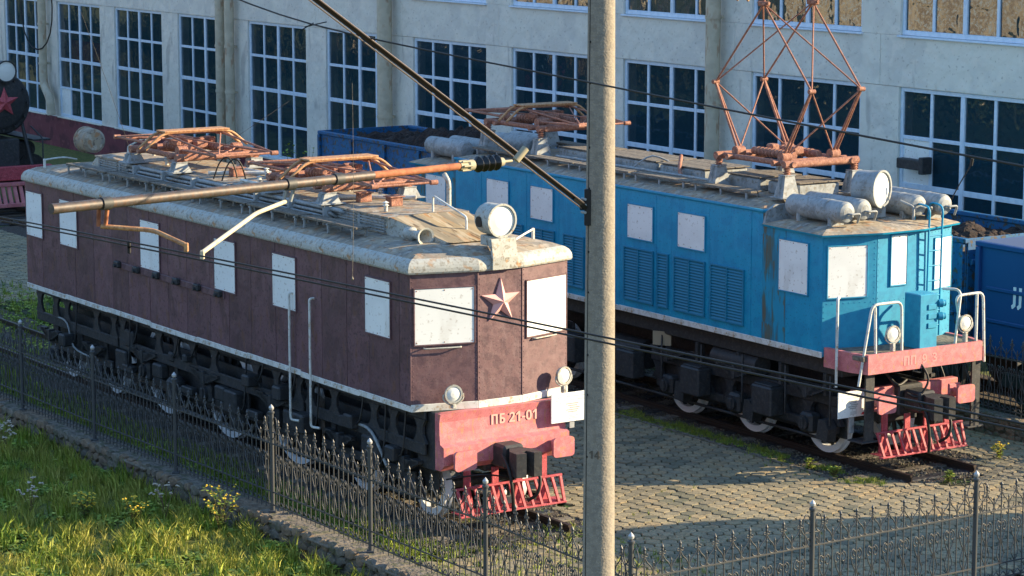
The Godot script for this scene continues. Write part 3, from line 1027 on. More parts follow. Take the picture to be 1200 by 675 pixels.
func info_board(called: String, label: String, at: Vector3, turn: float, w: float, h: float, blue_corner: bool) -> void:
	var b := thing(called, label, "sign", at, turn)
	var st := M()
	bx(st, Vector3(-0.012, 0, -w * 0.5), Vector3(0.012, h, w * 0.5), 0.004)
	put(st, "panel", MT.white_board, b)
	st = M()
	for k in 2: bx(st, Vector3(0.0125, h * (0.86 - k * 0.12), -w * 0.42), Vector3(0.0145, h * (0.875 - k * 0.12), w * 0.42))
	for k in 5: bx(st, Vector3(0.0125, h * (0.32 + k * 0.07), -w * (0.1 + 0.03 * (k % 3))), Vector3(0.0145, h * (0.36 + k * 0.07), w * (0.08 + 0.04 * ((k + 1) % 3))))
	for k in 3: bx(st, Vector3(0.0125, h * (0.2 - k * 0.045), -w * 0.12), Vector3(0.0145, h * (0.215 - k * 0.045), w * 0.1))
	put(st, "print", MT.print_grey, b)
	st = M()
	XF = Transform3D(Basis(Vector3(0, 0, -1), UP, Vector3(1, 0, 0)), Vector3(0.0125, 0, 0))
	extrude(st, [Vector2(w * 0.26, h * 0.06), Vector2(w * 0.4, h * 0.06), Vector2(w * 0.45, h * 0.15), Vector2(w * 0.31, h * 0.15)], 0.0, 0.003)
	XF = Transform3D.IDENTITY
	put(st, "emblem", MT.print_red, b)
	st = M()
	bx(st, Vector3(-0.03, -0.3 if blue_corner else -0.12, -0.05), Vector3(-0.0125, h * 0.6, 0.05), 0.004)
	bx(st, Vector3(-0.16, h * 0.4, -0.04), Vector3(-0.03, h * 0.5, 0.04), 0.004)
	put(st, "bracket", MT.grey_paint, b)

# pantograph: origin in the middle of its base frame; k = knee reach, ky = knee height, hy = head height
func pantograph(loco: Node3D, at: Vector3, k: float, ky: float, hy: float, stand: float, label: String) -> void:
	var n := part("pantograph", loco, at)
	n.set_meta("label", label)
	var st := M()
	for w in [-0.72, 0.72]:
		tube(st, [Vector3(-1.15, 0, w), Vector3(1.15, 0, w)], 0.055, 10)
	for s in [-1.05, -0.7, 0.7, 1.05]:
		tube(st, [Vector3(s, 0.0, -0.9), Vector3(s, 0.0, 0.9)], 0.06 if absf(s) < 1.0 else 0.075, 10)
	for s in [-0.7, 0.7]:
		for w in [-0.6, 0.6]:
			cyl(st, Vector3(s, 0.1, w - 0.1), Vector3(s, 0.1, w + 0.1), 0.1, 12)
	put(st, "base_frame", MT.rusty_iron, n)
	st = M()
	for w in [-0.3, 0.3]:
		tube(st, [Vector3(-0.62, 0.1, w), Vector3(0.62, 0.1, w)], 0.075, 10)
		for i in 9: cyl(st, Vector3(-0.5 + i * 0.11, 0.1, w), Vector3(-0.45 + i * 0.11, 0.1, w), 0.09, 10)
	cb(st, Vector3(0.25, 0.16, 0.0), Vector3(0.3, 0.16, 0.26), 0.03)
	cb(st, Vector3(-0.35, 0.14, 0.05), Vector3(0.2, 0.2, 0.2), 0.03)
	put(st, "spring_gear", MT.rusty_iron, n)
	for s in [-1.05, 1.05]:
		for w in [-0.82, 0.82]:
			st = M()
			var it := -0.2 if stand > 0.1 else -0.09
			var prof := []
			for i in (4 if stand > 0.1 else 2): prof.append_array([[0.05, it + i * 0.045], [0.085, it + 0.01 + i * 0.045], [0.05, it + 0.035 + i * 0.045]])
			lathe(st, Vector3(s, 0, w), UP, prof, 12)
			put(st, "insulator", MT.rusty_iron, n)
			st = M()
			var a := 0.2
			var b := 0.11
			var lo := -0.2 - stand
			var q := []
			for e in [[-1, -1], [1, -1], [1, 1], [-1, 1]]: q.append(Vector2(e[0], e[1]))
			for i in 4:
				var j := (i + 1) % 4
				face(st, [Vector3(s + q[i].x * a * 0.7, lo, w + q[i].y * a), Vector3(s + q[j].x * a * 0.7, lo, w + q[j].y * a), Vector3(s + q[j].x * b * 0.8, it, w + q[j].y * b), Vector3(s + q[i].x * b * 0.8, it, w + q[i].y * b)], Vector3(q[i].x + q[j].x, 0.2, q[i].y + q[j].y))
			cb(st, Vector3(s, it + 0.005, w), Vector3(0.2, 0.02, 0.26), 0.004)
			for e in [-1.0, 1.0]: bx(st, Vector3(s - 0.02, lo, w + e * 0.13 - 0.012), Vector3(s + 0.02, it - 0.005, w + e * 0.18 + 0.012))
			cb(st, Vector3(s, lo + 0.012, w), Vector3(0.4, 0.024, 0.5), 0.006)
			put(st, "stand", MT.grey_paint, n)
	for f in [-1.0, 1.0]:
		for w in [-0.6, 0.6]:
			st = M()
			var kn := Vector3(k * f, ky, w)
			tube(st, [Vector3(0.7 * f, 0.12, w + 0.03), kn + Vector3(0, 0, 0.01)], 0.026, 7)
			tube(st, [Vector3(0.7 * f, 0.12, w - 0.06), kn - Vector3(0, 0, 0.01)], 0.02, 7)
			put(st, "lower_arm", MT.rusty_iron, n)
			st = M()
			tube(st, [kn, Vector3(0, hy - 0.02, w)], 0.02, 7)
			put(st, "upper_arm", MT.rusty_iron, n)
			st = M()
			tube(st, [kn, Vector3(0.02 * f, hy - 0.03, -w)], 0.016, 6)
			tube(st, [kn, Vector3(0.7 * f, 0.1, -w)], 0.018, 6)
			put(st, "diagonal_brace", MT.rusty_iron, n)
			st = M()
			cyl(st, kn - Vector3(0, 0, 0.07), kn + Vector3(0, 0, 0.07), 0.045, 10)
			put(st, "knee_joint", MT.rusty_iron, n)
		if hy < 1.0:
			st = M()
			tube(st, [Vector3(k * f, ky, -0.6), Vector3(k * f, ky, 0.6)], 0.022, 7)
			tube(st, [Vector3(k * f * 0.8, ky * 0.9, -0.62), Vector3(k * f * 0.85, ky * 0.95, 0.62)], 0.03, 7)
			put(st, "cross_tube", MT.rusty_iron, n)
	st = M()
	var hd := hy if hy < 1.0 else hy + 0.34
	for s in [-0.16, 0.16]:
		tube(st, fillet([Vector3(s, hd - 0.28, 1.12), Vector3(s, hd - 0.02, 0.8), Vector3(s, hd + 0.03, 0.6), Vector3(s, hd + 0.03, -0.6), Vector3(s, hd - 0.02, -0.8), Vector3(s, hd - 0.28, -1.12)], 0.1, 3), 0.028, 7)
	bx(st, Vector3(-0.2, hd + 0.03, -0.72), Vector3(0.2, hd + 0.065, 0.72), 0.01)
	put(st, "collector_head", MT.copper_tan, n)
	st = M()
	for w in [-0.6, 0.6]:
		cb(st, Vector3(0, hy - 0.02, w), Vector3(0.26, 0.09, 0.12), 0.02)
		tube(st, [Vector3(-0.16, hy, w), Vector3(0.16, hy, w)], 0.03, 7)
	if hy > 1.0:
		for w in [-0.6, 0.6]: tube(st, [Vector3(0, hy, w), Vector3(0, hd + 0.03, w)], 0.03, 7)
	if hy < 1.0:
		for w in [-0.45, -0.15, 0.2, 0.5]:
			cb(st, Vector3(0.4 * w, hy * 0.55, w), Vector3(0.34, 0.1, 0.12), 0.02)
	put(st, "head_carrier", MT.rusty_iron, n)

func rivets(st: SurfaceTool, a: Vector3, b: Vector3, step: float, r: float, n: Vector3) -> void:
	var m := int(a.distance_to(b) / step)
	for i in m + 1:
		var p := a.lerp(b, float(i) / maxi(m, 1))
		lathe(st, p, n, [[r, 0.0], [r * 0.7, r * 0.5], [0.0, r * 0.7]], 6)

# ---------------------------------------------------------------- maroon locomotive
func make_maroon_locomotive() -> void:
	var o := thing("maroon_locomotive", "maroon electric locomotive with a star on its front and folded pantographs", "locomotive", A_AT, -A_TH)
	var L := 16.5
	var d := 0.298
	var hc := 0.436
	var hw := 1.55
	var hb := 1.95
	var ht := 4.235
	var plan := [Vector2(0, hc), Vector2(0, -hc), Vector2(-d, -hw), Vector2(d - L, -hw), Vector2(-L, -hc), Vector2(-L, hc), Vector2(d - L, hw), Vector2(-d, hw)]
	var st := M()
	loft(st, offset_plan(plan, -0.012), [[0.0, hb], [0.0, ht]])
	put(st, "body_core", MT.maroon_paint, o)
	# side sheets with open seams
	for side in [1.0, -1.0]:
		var s := d - L + 0.004
		var i := 0
		while s < -d - 0.1:
			var l := 0.86 + 0.12 * sin(i * 2.3)
			var e := minf(s + l, -d - 0.002)
			if -d - e < 0.3: e = -d - 0.002
			st = M()
			var t := rng.randf_range(0.0, 0.004)
			if side > 0: bx(st, Vector3(s, hb + 0.002, hw - 0.011), Vector3(e - 0.013, ht - 0.002, hw + t), 0.003)
			else: bx(st, Vector3(s, hb + 0.002, -hw - t), Vector3(e - 0.008, ht - 0.002, -hw + 0.011), 0.003)
			put(st, "side_sheet", MT["maroon_%d" % (rng.randi() % 3)], o)
			s = e
			i += 1
	# front and rear facets
	for f in [[plan[7], plan[0]], [plan[0], plan[1]], [plan[1], plan[2]], [plan[3], plan[4]], [plan[4], plan[5]], [plan[5], plan[6]]]:
		XF = facet(f[0], f[1])
		var l: float = (f[0] as Vector2).distance_to(f[1])
		st = M()
		bx(st, Vector3(0.012, hb + 0.002, -0.011), Vector3(l - 0.012, ht - 0.002, 0.0), 0.003)
		put(st, "front_sheet", MT.maroon_paint, o)
		st = M()
		for x in [0.035, l - 0.035]:
			rivets(st, Vector3(x, hb + 0.16, 0.0), Vector3(x, ht - 0.05, 0.0), 0.085, 0.011, Vector3(0, 0, 1))
		bx(st, Vector3(-0.01, hb + 0.13, -0.006), Vector3(0.014, ht - 0.004, 0.009), 0.003)
		put(st, "corner_strip", MT.maroon_paint, o)
		XF = Transform3D.IDENTITY
	# white skirt band, in lengths that do not quite line up
	for side in [1.0, -1.0]:
		st = M()
		var s := d - L
		var k := 0
		while s < -d - 0.01:
			var e := minf(s + 2.03, -d)
			var y := hb - 0.012 + 0.012 * ((k * 7) % 3)
			bx(st, Vector3(s, y, side * (hw + 0.004) - 0.012), Vector3(e, y + 0.1, side * (hw + 0.004) + 0.012), 0.006)
			s = e
			k += 1
		put(st, "skirt_band", MT.white_trim, o)
	for f in [[plan[7], plan[0]], [plan[0], plan[1]], [plan[1], plan[2]]]:
		XF = facet(f[0], f[1])
		st = M()
		bx(st, Vector3(0, hb - 0.004, -0.01), Vector3((f[0] as Vector2).distance_to(f[1]), hb + 0.12, 0.016), 0.006)
		put(st, "skirt_band", MT.white_trim, o)
		XF = Transform3D.IDENTITY
	# boarded windows
	var sx := Transform3D(Basis(Vector3(1, 0, 0), UP, Vector3(0, 0, 1)), Vector3(0, 0, hw))
	for p in [[-16.12, -15.28], [-14.36, -13.5], [-10.47, -9.63], [-7.29, -6.46], [-5.01, -4.16], [-1.73, -0.92]]:
		boards(o, sx, p[0], p[1], 3.085, 4.02)
	var fl := facet(plan[7], plan[0])
	var fm := facet(plan[0], plan[1])
	var f_r := facet(plan[1], plan[2])
	boards(o, fl, 0.07, 1.08, 3.06, 3.98, "front_window_board", "grey-white boarded front window in the oblique light")
	boards(o, f_r, 0.1, 1.09, 3.04, 3.98, "front_window_board", "bright white boarded front window")
	# grab rails under the front boards
	st = M()
	XF = fl
	tube(st, fillet([Vector3(0.22, 3.0, 0.0), Vector3(0.22, 3.0, 0.07), Vector3(0.85, 3.0, 0.07), Vector3(0.85, 3.0, 0.0)], 0.03, 3), 0.013, 6)
	put(st, "grab_rail", MT.cream_paint, o)
	st = M()
	XF = f_r
	tube(st, fillet([Vector3(0.25, 3.0, 0.0), Vector3(0.25, 3.0, 0.07), Vector3(0.8, 3.0, 0.07), Vector3(0.8, 3.0, 0.0)], 0.03, 3), 0.013, 6)
	XF = Transform3D.IDENTITY
	put(st, "grab_rail", MT.cream_paint, o)
	# star
	st = M()
	XF = fm
	var cc := Vector3(hc + 0.0, 3.7, 0.02)
	for k in 10:
		var a0 := PI / 2 + TAU * k / 10.0
		var a1 := PI / 2 + TAU * (k + 1) / 10.0
		var r0 := 0.39 if k % 2 == 0 else 0.15
		var r1 := 0.15 if k % 2 == 0 else 0.39
		var p0 := cc + Vector3(cos(a0) * r0, sin(a0) * r0, 0.0)
		var p1 := cc + Vector3(cos(a1) * r1, sin(a1) * r1, 0.0)
		var tip := cc + Vector3(0, 0, 0.1)
		face(st, [p0, p1, tip], Vector3(0, 0, 1))
		face(st, [p0, p1, p1 - Vector3(0, 0, 0.02), p0 - Vector3(0, 0, 0.02)], (p0 + p1) * 0.5 - cc)
	put(st, "star", MT.star_pink, o)
	XF = Transform3D.IDENTITY
	# door hand rails and small fittings on the side
	for s in [-4.27, -3.53]:
		st = M()
		tube(st, fillet([Vector3(s, 3.4, hw), Vector3(s, 3.4, hw + 0.09), Vector3(s, 1.14, hw + 0.09), Vector3(s + 0.18, 1.14, hw + 0.02)], 0.06, 3), 0.023, 8)
		put(st, "hand_rail", MT.white_trim, o)
	st = M()
	bx(st, Vector3(-11.6, 2.93, hw + 0.006), Vector3(-6.9, 3.06, hw + 0.03), 0.01)
	put(st, "side_ledge", MT.maroon_paint, o)
	for k in 6:
		st = M()
		cb(st, Vector3(-11.45 + k * 0.88, 3.02, hw + 0.075), Vector3(0.2, 0.13, 0.09), 0.02)
		cyl(st, Vector3(-11.45 + k * 0.88, 3.0, hw + 0.12), Vector3(-11.45 + k * 0.88, 3.0, hw + 0.16), 0.035, 8)
		put(st, "side_latch", MT.black_iron, o)
	# roof
	st = M()
	loft(st, plan, [[0.0, ht - 0.01], [0.05, ht - 0.005], [0.065, 4.26], [0.062, 4.32], [0.045, 4.37], [0.015, 4.415], [-0.03, 4.45], [-0.07, 4.468]], false)
	put(st, "roof_cornice", MT.cream_paint, o)
	st = M()
	loft(st, plan, [[-0.065, 4.464], [-0.2, 4.515], [-0.4, 4.55], [-0.7, 4.58], [-1.0, 4.6]])
	put(st, "roof_deck", MT.deck_dust, o)
	st = M()
	XF = Transform3D(Basis(Vector3(1, 0, 0), UP, Vector3(0, 0, 1)), Vector3.ZERO)
	for s in [-14.0, -12.9, -8.3, -6.4, -3.2, -2.0]:
		bx(st, Vector3(s - 0.015, 4.25, hw + 0.05), Vector3(s + 0.015, 4.36, hw + 0.07), 0.004)
	put(st, "cornice_joint", MT.cream_paint, o)
	# raised clerestory with louvred sides
	var hx0 := -14.2
	var hx1 := -2.25
	st = M()
	var prof := [Vector2(hx0 - 0.5, 4.56), Vector2(hx0, 4.89), Vector2(hx1, 4.89), Vector2(hx1, 4.56)]
	extrude(st, prof, -0.76, 0.76)
	put(st, "clerestory", MT.cream_paint, o)
	st = M()
	face(st, [Vector3(hx0 - 0.02, 4.9, -0.8), Vector3(hx1 + 0.02, 4.9, -0.8), Vector3(hx1 + 0.02, 4.925, 0.0), Vector3(hx0 - 0.02, 4.925, 0.0)], UP)
	face(st, [Vector3(hx0 - 0.02, 4.9, 0.8), Vector3(hx1 + 0.02, 4.9, 0.8), Vector3(hx1 + 0.02, 4.925, 0.0), Vector3(hx0 - 0.02, 4.925, 0.0)], UP)
	face(st, [Vector3(hx1 + 0.02, 4.9, -0.78), Vector3(hx1 + 0.02, 4.92, 0), Vector3(hx1 + 0.02, 4.9, 0.78), Vector3(hx1 + 1.5, 4.607, 0.5), Vector3(hx1 + 1.5, 4.607, -0.5)], UP)
	for w in [-0.8, 0.8]: bx(st, Vector3(hx0 - 0.02, 4.87, w - 0.012), Vector3(hx1 + 0.02, 4.902, w + 0.012))
	put(st, "clerestory_top", MT.deck_dust, o)
	st = M()
	for w in [-1.0, 1.0]: face(st, [Vector3(hx1, 4.56, w * 0.775), Vector3(hx1, 4.898, w * 0.775), Vector3(hx1 + 1.48, 4.606, w * 0.5), Vector3(hx1 + 1.3, 4.57, w * 0.6)], Vector3(0.3, 0, w))
	put(st, "clerestory_end", MT.cream_paint, o)
	for k in 12:
		var s0 := hx0 + 0.12 + k * 0.98
		st = M()
		for side in [1.0, -1.0]:
			bx(st, Vector3(s0, 4.6, side * 0.775 - 0.014), Vector3(s0 + 0.06, 4.87, side * 0.775 + 0.014))
			for j in 5:
				bx(st, Vector3(s0 + 0.06, 4.62 + j * 0.05, side * 0.778 - 0.017), Vector3(s0 + 0.9, 4.645 + j * 0.05, side * 0.778 + 0.017))
		put(st, "louvre", MT.grey_paint, o)
	# roof walkways: planks on little trestles
	for side in [1.0, -1.0]:
		for k in 6:
			var s0 := -14.6 + k * 2.03
			for j in 2:
				st = M()
				var w: float = side * (1.08 + j * 0.165)
				bx(st, Vector3(s0 + rng.randf_range(0, 0.05), 4.70 + rng.randf_range(-0.008, 0.008), w - 0.07), Vector3(s0 + 2.0 - rng.randf_range(0, 0.04), 4.735, w + 0.07), 0.006)
				put(st, "walkway_plank", MT.old_wood, o)
			st = M()
			for e in [0.15, 1.0, 1.85]:
				bx(st, Vector3(s0 + e - 0.02, 4.53, side * 1.3 - 0.015), Vector3(s0 + e + 0.02, 4.70, side * 1.3 + 0.015))
				bx(st, Vector3(s0 + e - 0.02, 4.545, side * 1.03 - 0.015), Vector3(s0 + e + 0.02, 4.70, side * 1.03 + 0.015))
				bx(st, Vector3(s0 + e - 0.02, 4.672, side * 1.165 - 0.17), Vector3(s0 + e + 0.02, 4.694, side * 1.165 + 0.17))
			put(st, "walkway_trestle", MT.grey_paint, o)
	# cable pipes along the clerestory
	for j in 3:
		st = M()
		var y := 4.7 + j * 0.075
		var w := 0.94 - j * 0.045
		tube(st, fillet([Vector3(-12.3 - j * 0.15, 4.6, w - 0.12), Vector3(-12.3 - j * 0.15, y, w), Vector3(-4.3 + j * 0.25, y, w), Vector3(-4.3 + j * 0.25, y - 0.06, w - 0.1)], 0.1, 4), 0.038 if j != 1 else 0.028, 8)
		put(st, "cable_pipe", MT.grey_paint, o)
	for k in 7:
		st = M()
		bx(st, Vector3(-12.0 + k * 1.3, 4.55, 0.82), Vector3(-11.93 + k * 1.3, 4.9, 1.0), 0.01)
		put(st, "pipe_clamp", MT.grey_paint, o)
	# things on the clerestory
	for p in [[-4.2, 0.15, 0.16], [-3.4, 0.0, 0.2], [-9.0, 0.2, 0.18], [-8.2, -0.3, 0.2]]:
		st = M()
		cb(st, Vector3(p[0], 5.0, p[1]), Vector3(p[2], 0.16, 0.24), 0.01)
		bx(st, Vector3(p[0] - p[2] * 0.65, 5.08, p[1] - 0.15), Vector3(p[0] + p[2] * 0.65, 5.1, p[1] + 0.15), 0.004)
		put(st, "rusty_bracket", MT.rusty_iron, o)
	for q in [[-3.9, -0.75, -4.9, 0.55, 0.04], [-9.4, 0.6, -8.6, -0.6, 0.04], [-8.0, 0.62, -6.8, 0.62, 0.03], [-9.9, -0.3, -6.9, -0.35, 0.03]]:
		st = M()
		tube(st, [Vector3(q[0], 4.97, q[1]), Vector3(q[2], 4.97, q[3])], q[4], 8)
		put(st, "bus_bar", MT.white_trim, o)
	st = M()
	tube(st, fillet([Vector3(-3.2, 4.62, -1.0), Vector3(-3.2, 5.3, -1.0), Vector3(-3.35, 5.42, -1.0)], 0.1, 4), 0.045, 8)
	put(st, "vent_pipe", MT.cream_paint, o)
	for q in [[-1.35, -0.2, -2.35, -0.15], [-15.2, -0.4, -14.3, -0.4]]:
		st = M()
		tube(st, fillet([Vector3(q[0], 4.58, q[1]), Vector3(q[0], 4.93, q[1]), Vector3(q[2], 5.2, q[3]), Vector3(q[2], 4.9, q[3])], 0.06, 3), 0.02, 7)
		put(st, "roof_rail", MT.white_trim, o)
	for q in [[-0.2, -0.3, -0.9, -1.25], [-16.3, 0.3, -15.7, 1.3]]:
		st = M()
		tube(st, bend([Vector3(q[0], 4.6, q[1]), Vector3(lerpf(q[0], q[2], 0.3), 4.68, lerpf(q[1], q[3], 0.4)), Vector3(q[2], 4.7, q[3])], 4), 0.018, 7)
		cb(st, Vector3(q[2], 4.62, q[3]), Vector3(0.05, 0.2, 0.05), 0.01)
		put(st, "roof_rail", MT.white_trim, o)
	for k in 8:
		st = M()
		var s := -13.3 + k * 1.45 + (0.3 if k % 2 else 0.0)
		cyl(st, Vector3(s, 4.92, -0.1 + 0.6 * sin(k * 2.0)), Vector3(s, 5.02, -0.1 + 0.6 * sin(k * 2.0)), 0.035, 8)
		lathe(st, Vector3(s, 5.0, -0.1 + 0.6 * sin(k * 2.0)), UP, [[0.02, 0.0], [0.06, 0.02], [0.02, 0.05], [0.06, 0.07], [0.0, 0.1]], 10)
		put(st, "roof_insulator", MT.white_trim, o)
	for s in [-8.95, -8.6]:
		st = M()
		tube(st, bend([Vector3(s, 4.9, 0.72), Vector3(s + 0.05, 5.2, 0.62), Vector3(s + 0.12, 5.32, 0.5), Vector3(s + 0.16, 5.2, 0.38), Vector3(s + 0.18, 4.9, 0.3)], 3), 0.016, 6)
		put(st, "cable_hoop", MT.cable_black, o)
	# horn
	st = M()
	lathe(st, Vector3(-1.72, 4.69, 0.74), Vector3(1, 0.0, 0.0), [[0.0, 0.0], [0.1, 0.0], [0.115, 0.17], [0.07, 0.21], [0.075, 0.34], [0.1, 0.47], [0.15, 0.58], [0.158, 0.6], [0.125, 0.59], [0.06, 0.42], [0.0, 0.3]], 24)
	bx(st, Vector3(-1.7, 4.5, 0.69), Vector3(-1.6, 4.6, 0.79), 0.01)
	bx(st, Vector3(-1.38, 4.5, 0.71), Vector3(-1.33, 4.63, 0.77), 0.01)
	put(st, "horn", MT.cream_paint, o)
	# big headlight drums at both ends, with the bracket plate over the cornice
	headlight(o, Vector3(-0.02, 5.03, -0.03), Vector3(1, 0, 0), 0.265, 0.46, MT.cream_paint, "headlight")
	headlight(o, Vector3(-16.45, 5.0, 0.0), Vector3(-1, 0, 0), 0.265, 0.46, MT.deck_dust, "headlight")
	st = M()
	cyl(st, Vector3(-0.28, 5.0, 0.2), Vector3(-0.28, 5.0, 0.248), 0.09, 14)
	put(st, "side_port", MT.cable_black, o)
	st = M()
	XF = Transform3D(Basis(Vector3(1, 0, 0), UP, Vector3(0, 0, 1)), Vector3.ZERO)
	extrude(st, [Vector2(-0.02, 4.6), Vector2(-0.02, 4.745), Vector2(0.06, 4.745), Vector2(0.115, 4.44), Vector2(0.11, 4.24), Vector2(0.07, 4.24), Vector2(0.075, 4.42), Vector2(0.03, 4.58)], -0.27, 0.21)
	bx(st, Vector3(-0.42, 4.6, -0.17), Vector3(-0.021, 4.765, 0.12), 0.01)
	put(st, "headlight_bracket", MT.cream_paint, o)
	# marker lamps on the front
	small_lamp(o, Vector3(0.1, 2.02, 0.98), Vector3(0.98, 0, 0.2), 0.24)
	small_lamp(o, Vector3(0.02, 2.02, -1.26), Vector3(1, 0, -0.1).normalized(), 0.3)
	# front beam: curved plate, ledge, lower beam
	st = M()
	extrude(st, [Vector2(-0.05, 1.945), Vector2(0.12, 1.945), Vector2(0.085, 1.8), Vector2(0.09, 1.6), Vector2(0.11, 1.44), Vector2(0.22, 1.40), Vector2(0.22, 1.1), Vector2(0.12, 1.0), Vector2(-0.05, 1.0)], -1.24, 1.24)
	put(st, "front_beam", MT.pink_paint, o)
	lettering("ПБ 21-01", 0.17, MT.letter_cream, o, Transform3D(Basis(Vector3(0, 0, -1), UP, Vector3(1, 0, 0)), Vector3(0.098, 1.74, -0.22)))
	buffer_plate(o, 0.5, 1.22, 1.0, MT.pink_paint)
	buffer_plate(o, 0.5, 1.22, -0.93, MT.pink_paint)
	coupler(o, 0.85, 1.14, 0.08)
	cowcatcher(o, 0.3, 1.05, 0.24, 0.71, MT.red_paint)
	st = M()
	tube(st, bend([Vector3(0.3, 0.9, 1.25), Vector3(0.5, 0.95, 0.7), Vector3(0.5, 0.85, 0.2)], 4), 0.015, 6)
	put(st, "coupling_lever", MT.cable_black, o)
	# underframe and running gear
	st = M()
	bx(st, Vector3(-16.2, 1.6, -0.95), Vector3(-0.62, 1.94, 0.95), 0.02)
	bx(st, Vector3(-16.3, 0.75, -0.5), Vector3(-0.6, 1.6, 0.5), 0.02)
	bx(st, Vector3(-0.62, 0.95, -1.235), Vector3(-0.052, 1.944, 1.235), 0.02)
	put(st, "underframe", MT.black_iron, o)
	for side in [1.0, -1.0]:
		for g in [[-16.3, -12.2], [-12.1, -4.4], [-4.3, -0.25]]:
			# pierced side frame built from beams and posts
			st = M()
			var z0: float = side * 1.27
			var lo := Vector3(g[0], 0, minf(z0, z0 + side * 0.05))
			var hi := Vector3(g[1], 0, maxf(z0, z0 + side * 0.05))
			bx(st, Vector3(lo.x, 1.8, lo.z), Vector3(hi.x, 1.94, hi.z), 0.012)
			bx(st, Vector3(lo.x, 1.2, lo.z), Vector3(hi.x, 1.4, hi.z), 0.012)
			var m := int((g[1] - g[0]) / 0.78)
			for k in m + 1:
				var s: float = lerpf(g[0] + 0.16, g[1] - 0.16, float(k) / m)
				if k == 0 or k == m or (k * 7 + int(g[0])) % 5 != 0: extrude_post(st, s + rng.randf_range(-0.12, 0.12) * (0.0 if (k == 0 or k == m) else 1.0), 1.4, 1.8, lo.z, hi.z)
			bx(st, Vector3(lo.x + 0.5, 0.66, side * 1.19 - 0.03), Vector3(hi.x - 0.5, 0.82, side * 1.19 + 0.03), 0.012)
			for k in m:
				var s: float = lerpf(g[0] + 0.5, g[1] - 0.5, (k + 0.5) / m)
				if k % 2 == 0: bx(st, Vector3(s - 0.07, 0.82, side * 1.19 - 0.03), Vector3(s + 0.07, 1.2, side * 1.19 + 0.03), 0.01)
			put(st, "side_frame", MT.black_iron, o)
			st = M()
			bx(st, Vector3(lo.x + 0.1, 0.5, side * 0.98 - 0.02), Vector3(hi.x - 0.1, 1.5, side * 0.98 + 0.02), 0.01)
			put(st, "inner_plate", MT.black_iron, o)
			st = M()
			for k in int((g[1] - g[0]) / 0.14): lathe(st, Vector3(g[0] + 0.1 + k * 0.14, 1.36 if k % 3 else 1.25, z0 + side * 0.05), Vector3(0, 0, side), [[0.016, 0.0], [0.0, 0.014]], 6)
			put(st, "frame_rivets", MT.black_iron, o)
		for s in [-15.6, -13.4, -3.1, -0.9]:
			wheel(o, s, 0.5, side, 8)
			st = M()
			axle_box(st, Vector3(s, 0.52, side * 1.14), side)
			put(st, "axle_box", MT.black_iron, o)
			st = M()
			leaf_spring(st, Vector3(s, 1.02, side * 1.3), 0.95)
			put(st, "leaf_spring", MT.black_iron, o)
		for s in [-10.95, -8.25, -5.55]:
			wheel(o, s, 0.92, side, 12)
			st = M()
			axle_box(st, Vector3(s, 0.92, side * 1.2), side)
			put(st, "axle_box", MT.black_iron, o)
			st = M()
			lathe(st, Vector3(s + 1.3, 0.42, side * 1.25), UP, [[0.0, 0.0], [0.17, 0.03], [0.2, 0.12], [0.2, 0.5], [0.13, 0.58], [0.0, 0.6]], 16)
			put(st, "spring_bucket", MT.black_iron, o)
			st = M()
			leaf_spring(st, Vector3(s, 1.28, side * 1.32), 1.2)
			put(st, "leaf_spring", MT.black_iron, o)
			st = M()
			bx(st, Vector3(s + 0.55, 0.9, minf(side * 1.23, side * 1.42)), Vector3(s + 0.95, 1.18, maxf(side * 1.23, side * 1.42)), 0.03)
			bx(st, Vector3(s - 0.95, 0.78, minf(side * 1.23, side * 1.38)), Vector3(s - 0.5, 0.92, maxf(side * 1.23, side * 1.38)), 0.02)
			put(st, "brake_gear", MT.black_iron, o)
		st = M()
		tube(st, [Vector3(-15.8, 0.42, side * 1.3), Vector3(-0.9, 0.42, side * 1.3)], 0.035, 7)
		for s in [-12.1, -9.6, -6.9, -4.3]:
			tube(st, [Vector3(s, 0.42, side * 1.3), Vector3(s, 0.85, side * 1.25)], 0.03, 6)
		put(st, "brake_rod", MT.black_iron, o)
		st = M()
		tube(st, bend([Vector3(-15.2, 1.4, side * 1.3), Vector3(-14.6, 1.35, side * 1.36), Vector3(-14.3, 0.9, side * 1.36), Vector3(-13.5, 0.8, side * 1.34)], 4), 0.02, 6)
		tube(st, bend([Vector3(-2.5, 1.35, side * 1.3), Vector3(-1.9, 1.3, side * 1.36), Vector3(-1.4, 0.8, side * 1.36)], 4), 0.03, 6)
		put(st, "air_hose", MT.grey_paint, o)
	for k in 12:
		st = M()
		var s: float = [-12.0, -7.0, -4.2, -2.0, -1.2, -14.5, -9.7, -2.6, -5.0, -11.6, -8.9, -6.2][k]
		var y: float = [0.75, 0.75, 0.9, 0.7, 0.95, 0.9, 1.3, 1.25, 1.35, 1.3, 1.42, 1.4][k]
		var l: float = [0.5, 0.5, 0.4, 0.6, 0.3, 0.3, 0.22, 0.3, 0.3, 0.4, 0.18, 0.26][k]
		bx(st, Vector3(s - l * 0.5, y, 1.24), Vector3(s + l * 0.5, y + l * 0.85, 1.36 + 0.1 * (k % 3)), 0.03)
		tube(st, bend([Vector3(s + l * 0.5, y + 0.1, 1.34), Vector3(s + l * 0.5 + 0.2, y + 0.25, 1.38), Vector3(s + l * 0.5 + 0.25, 1.9, 1.34)], 3), 0.018, 6)
		put(st, "equipment_box", MT.black_iron, o)
	pantograph(o, Vector3(-11.25, 5.2, 0), 2.3, 0.13, 0.38, 0.08, "folded rusty pantograph at the far end of the roof")
	pantograph(o, Vector3(-5.35, 5.2, 0), 2.3, 0.13, 0.35, 0.08, "folded rusty pantograph near the headlight end of the roof")
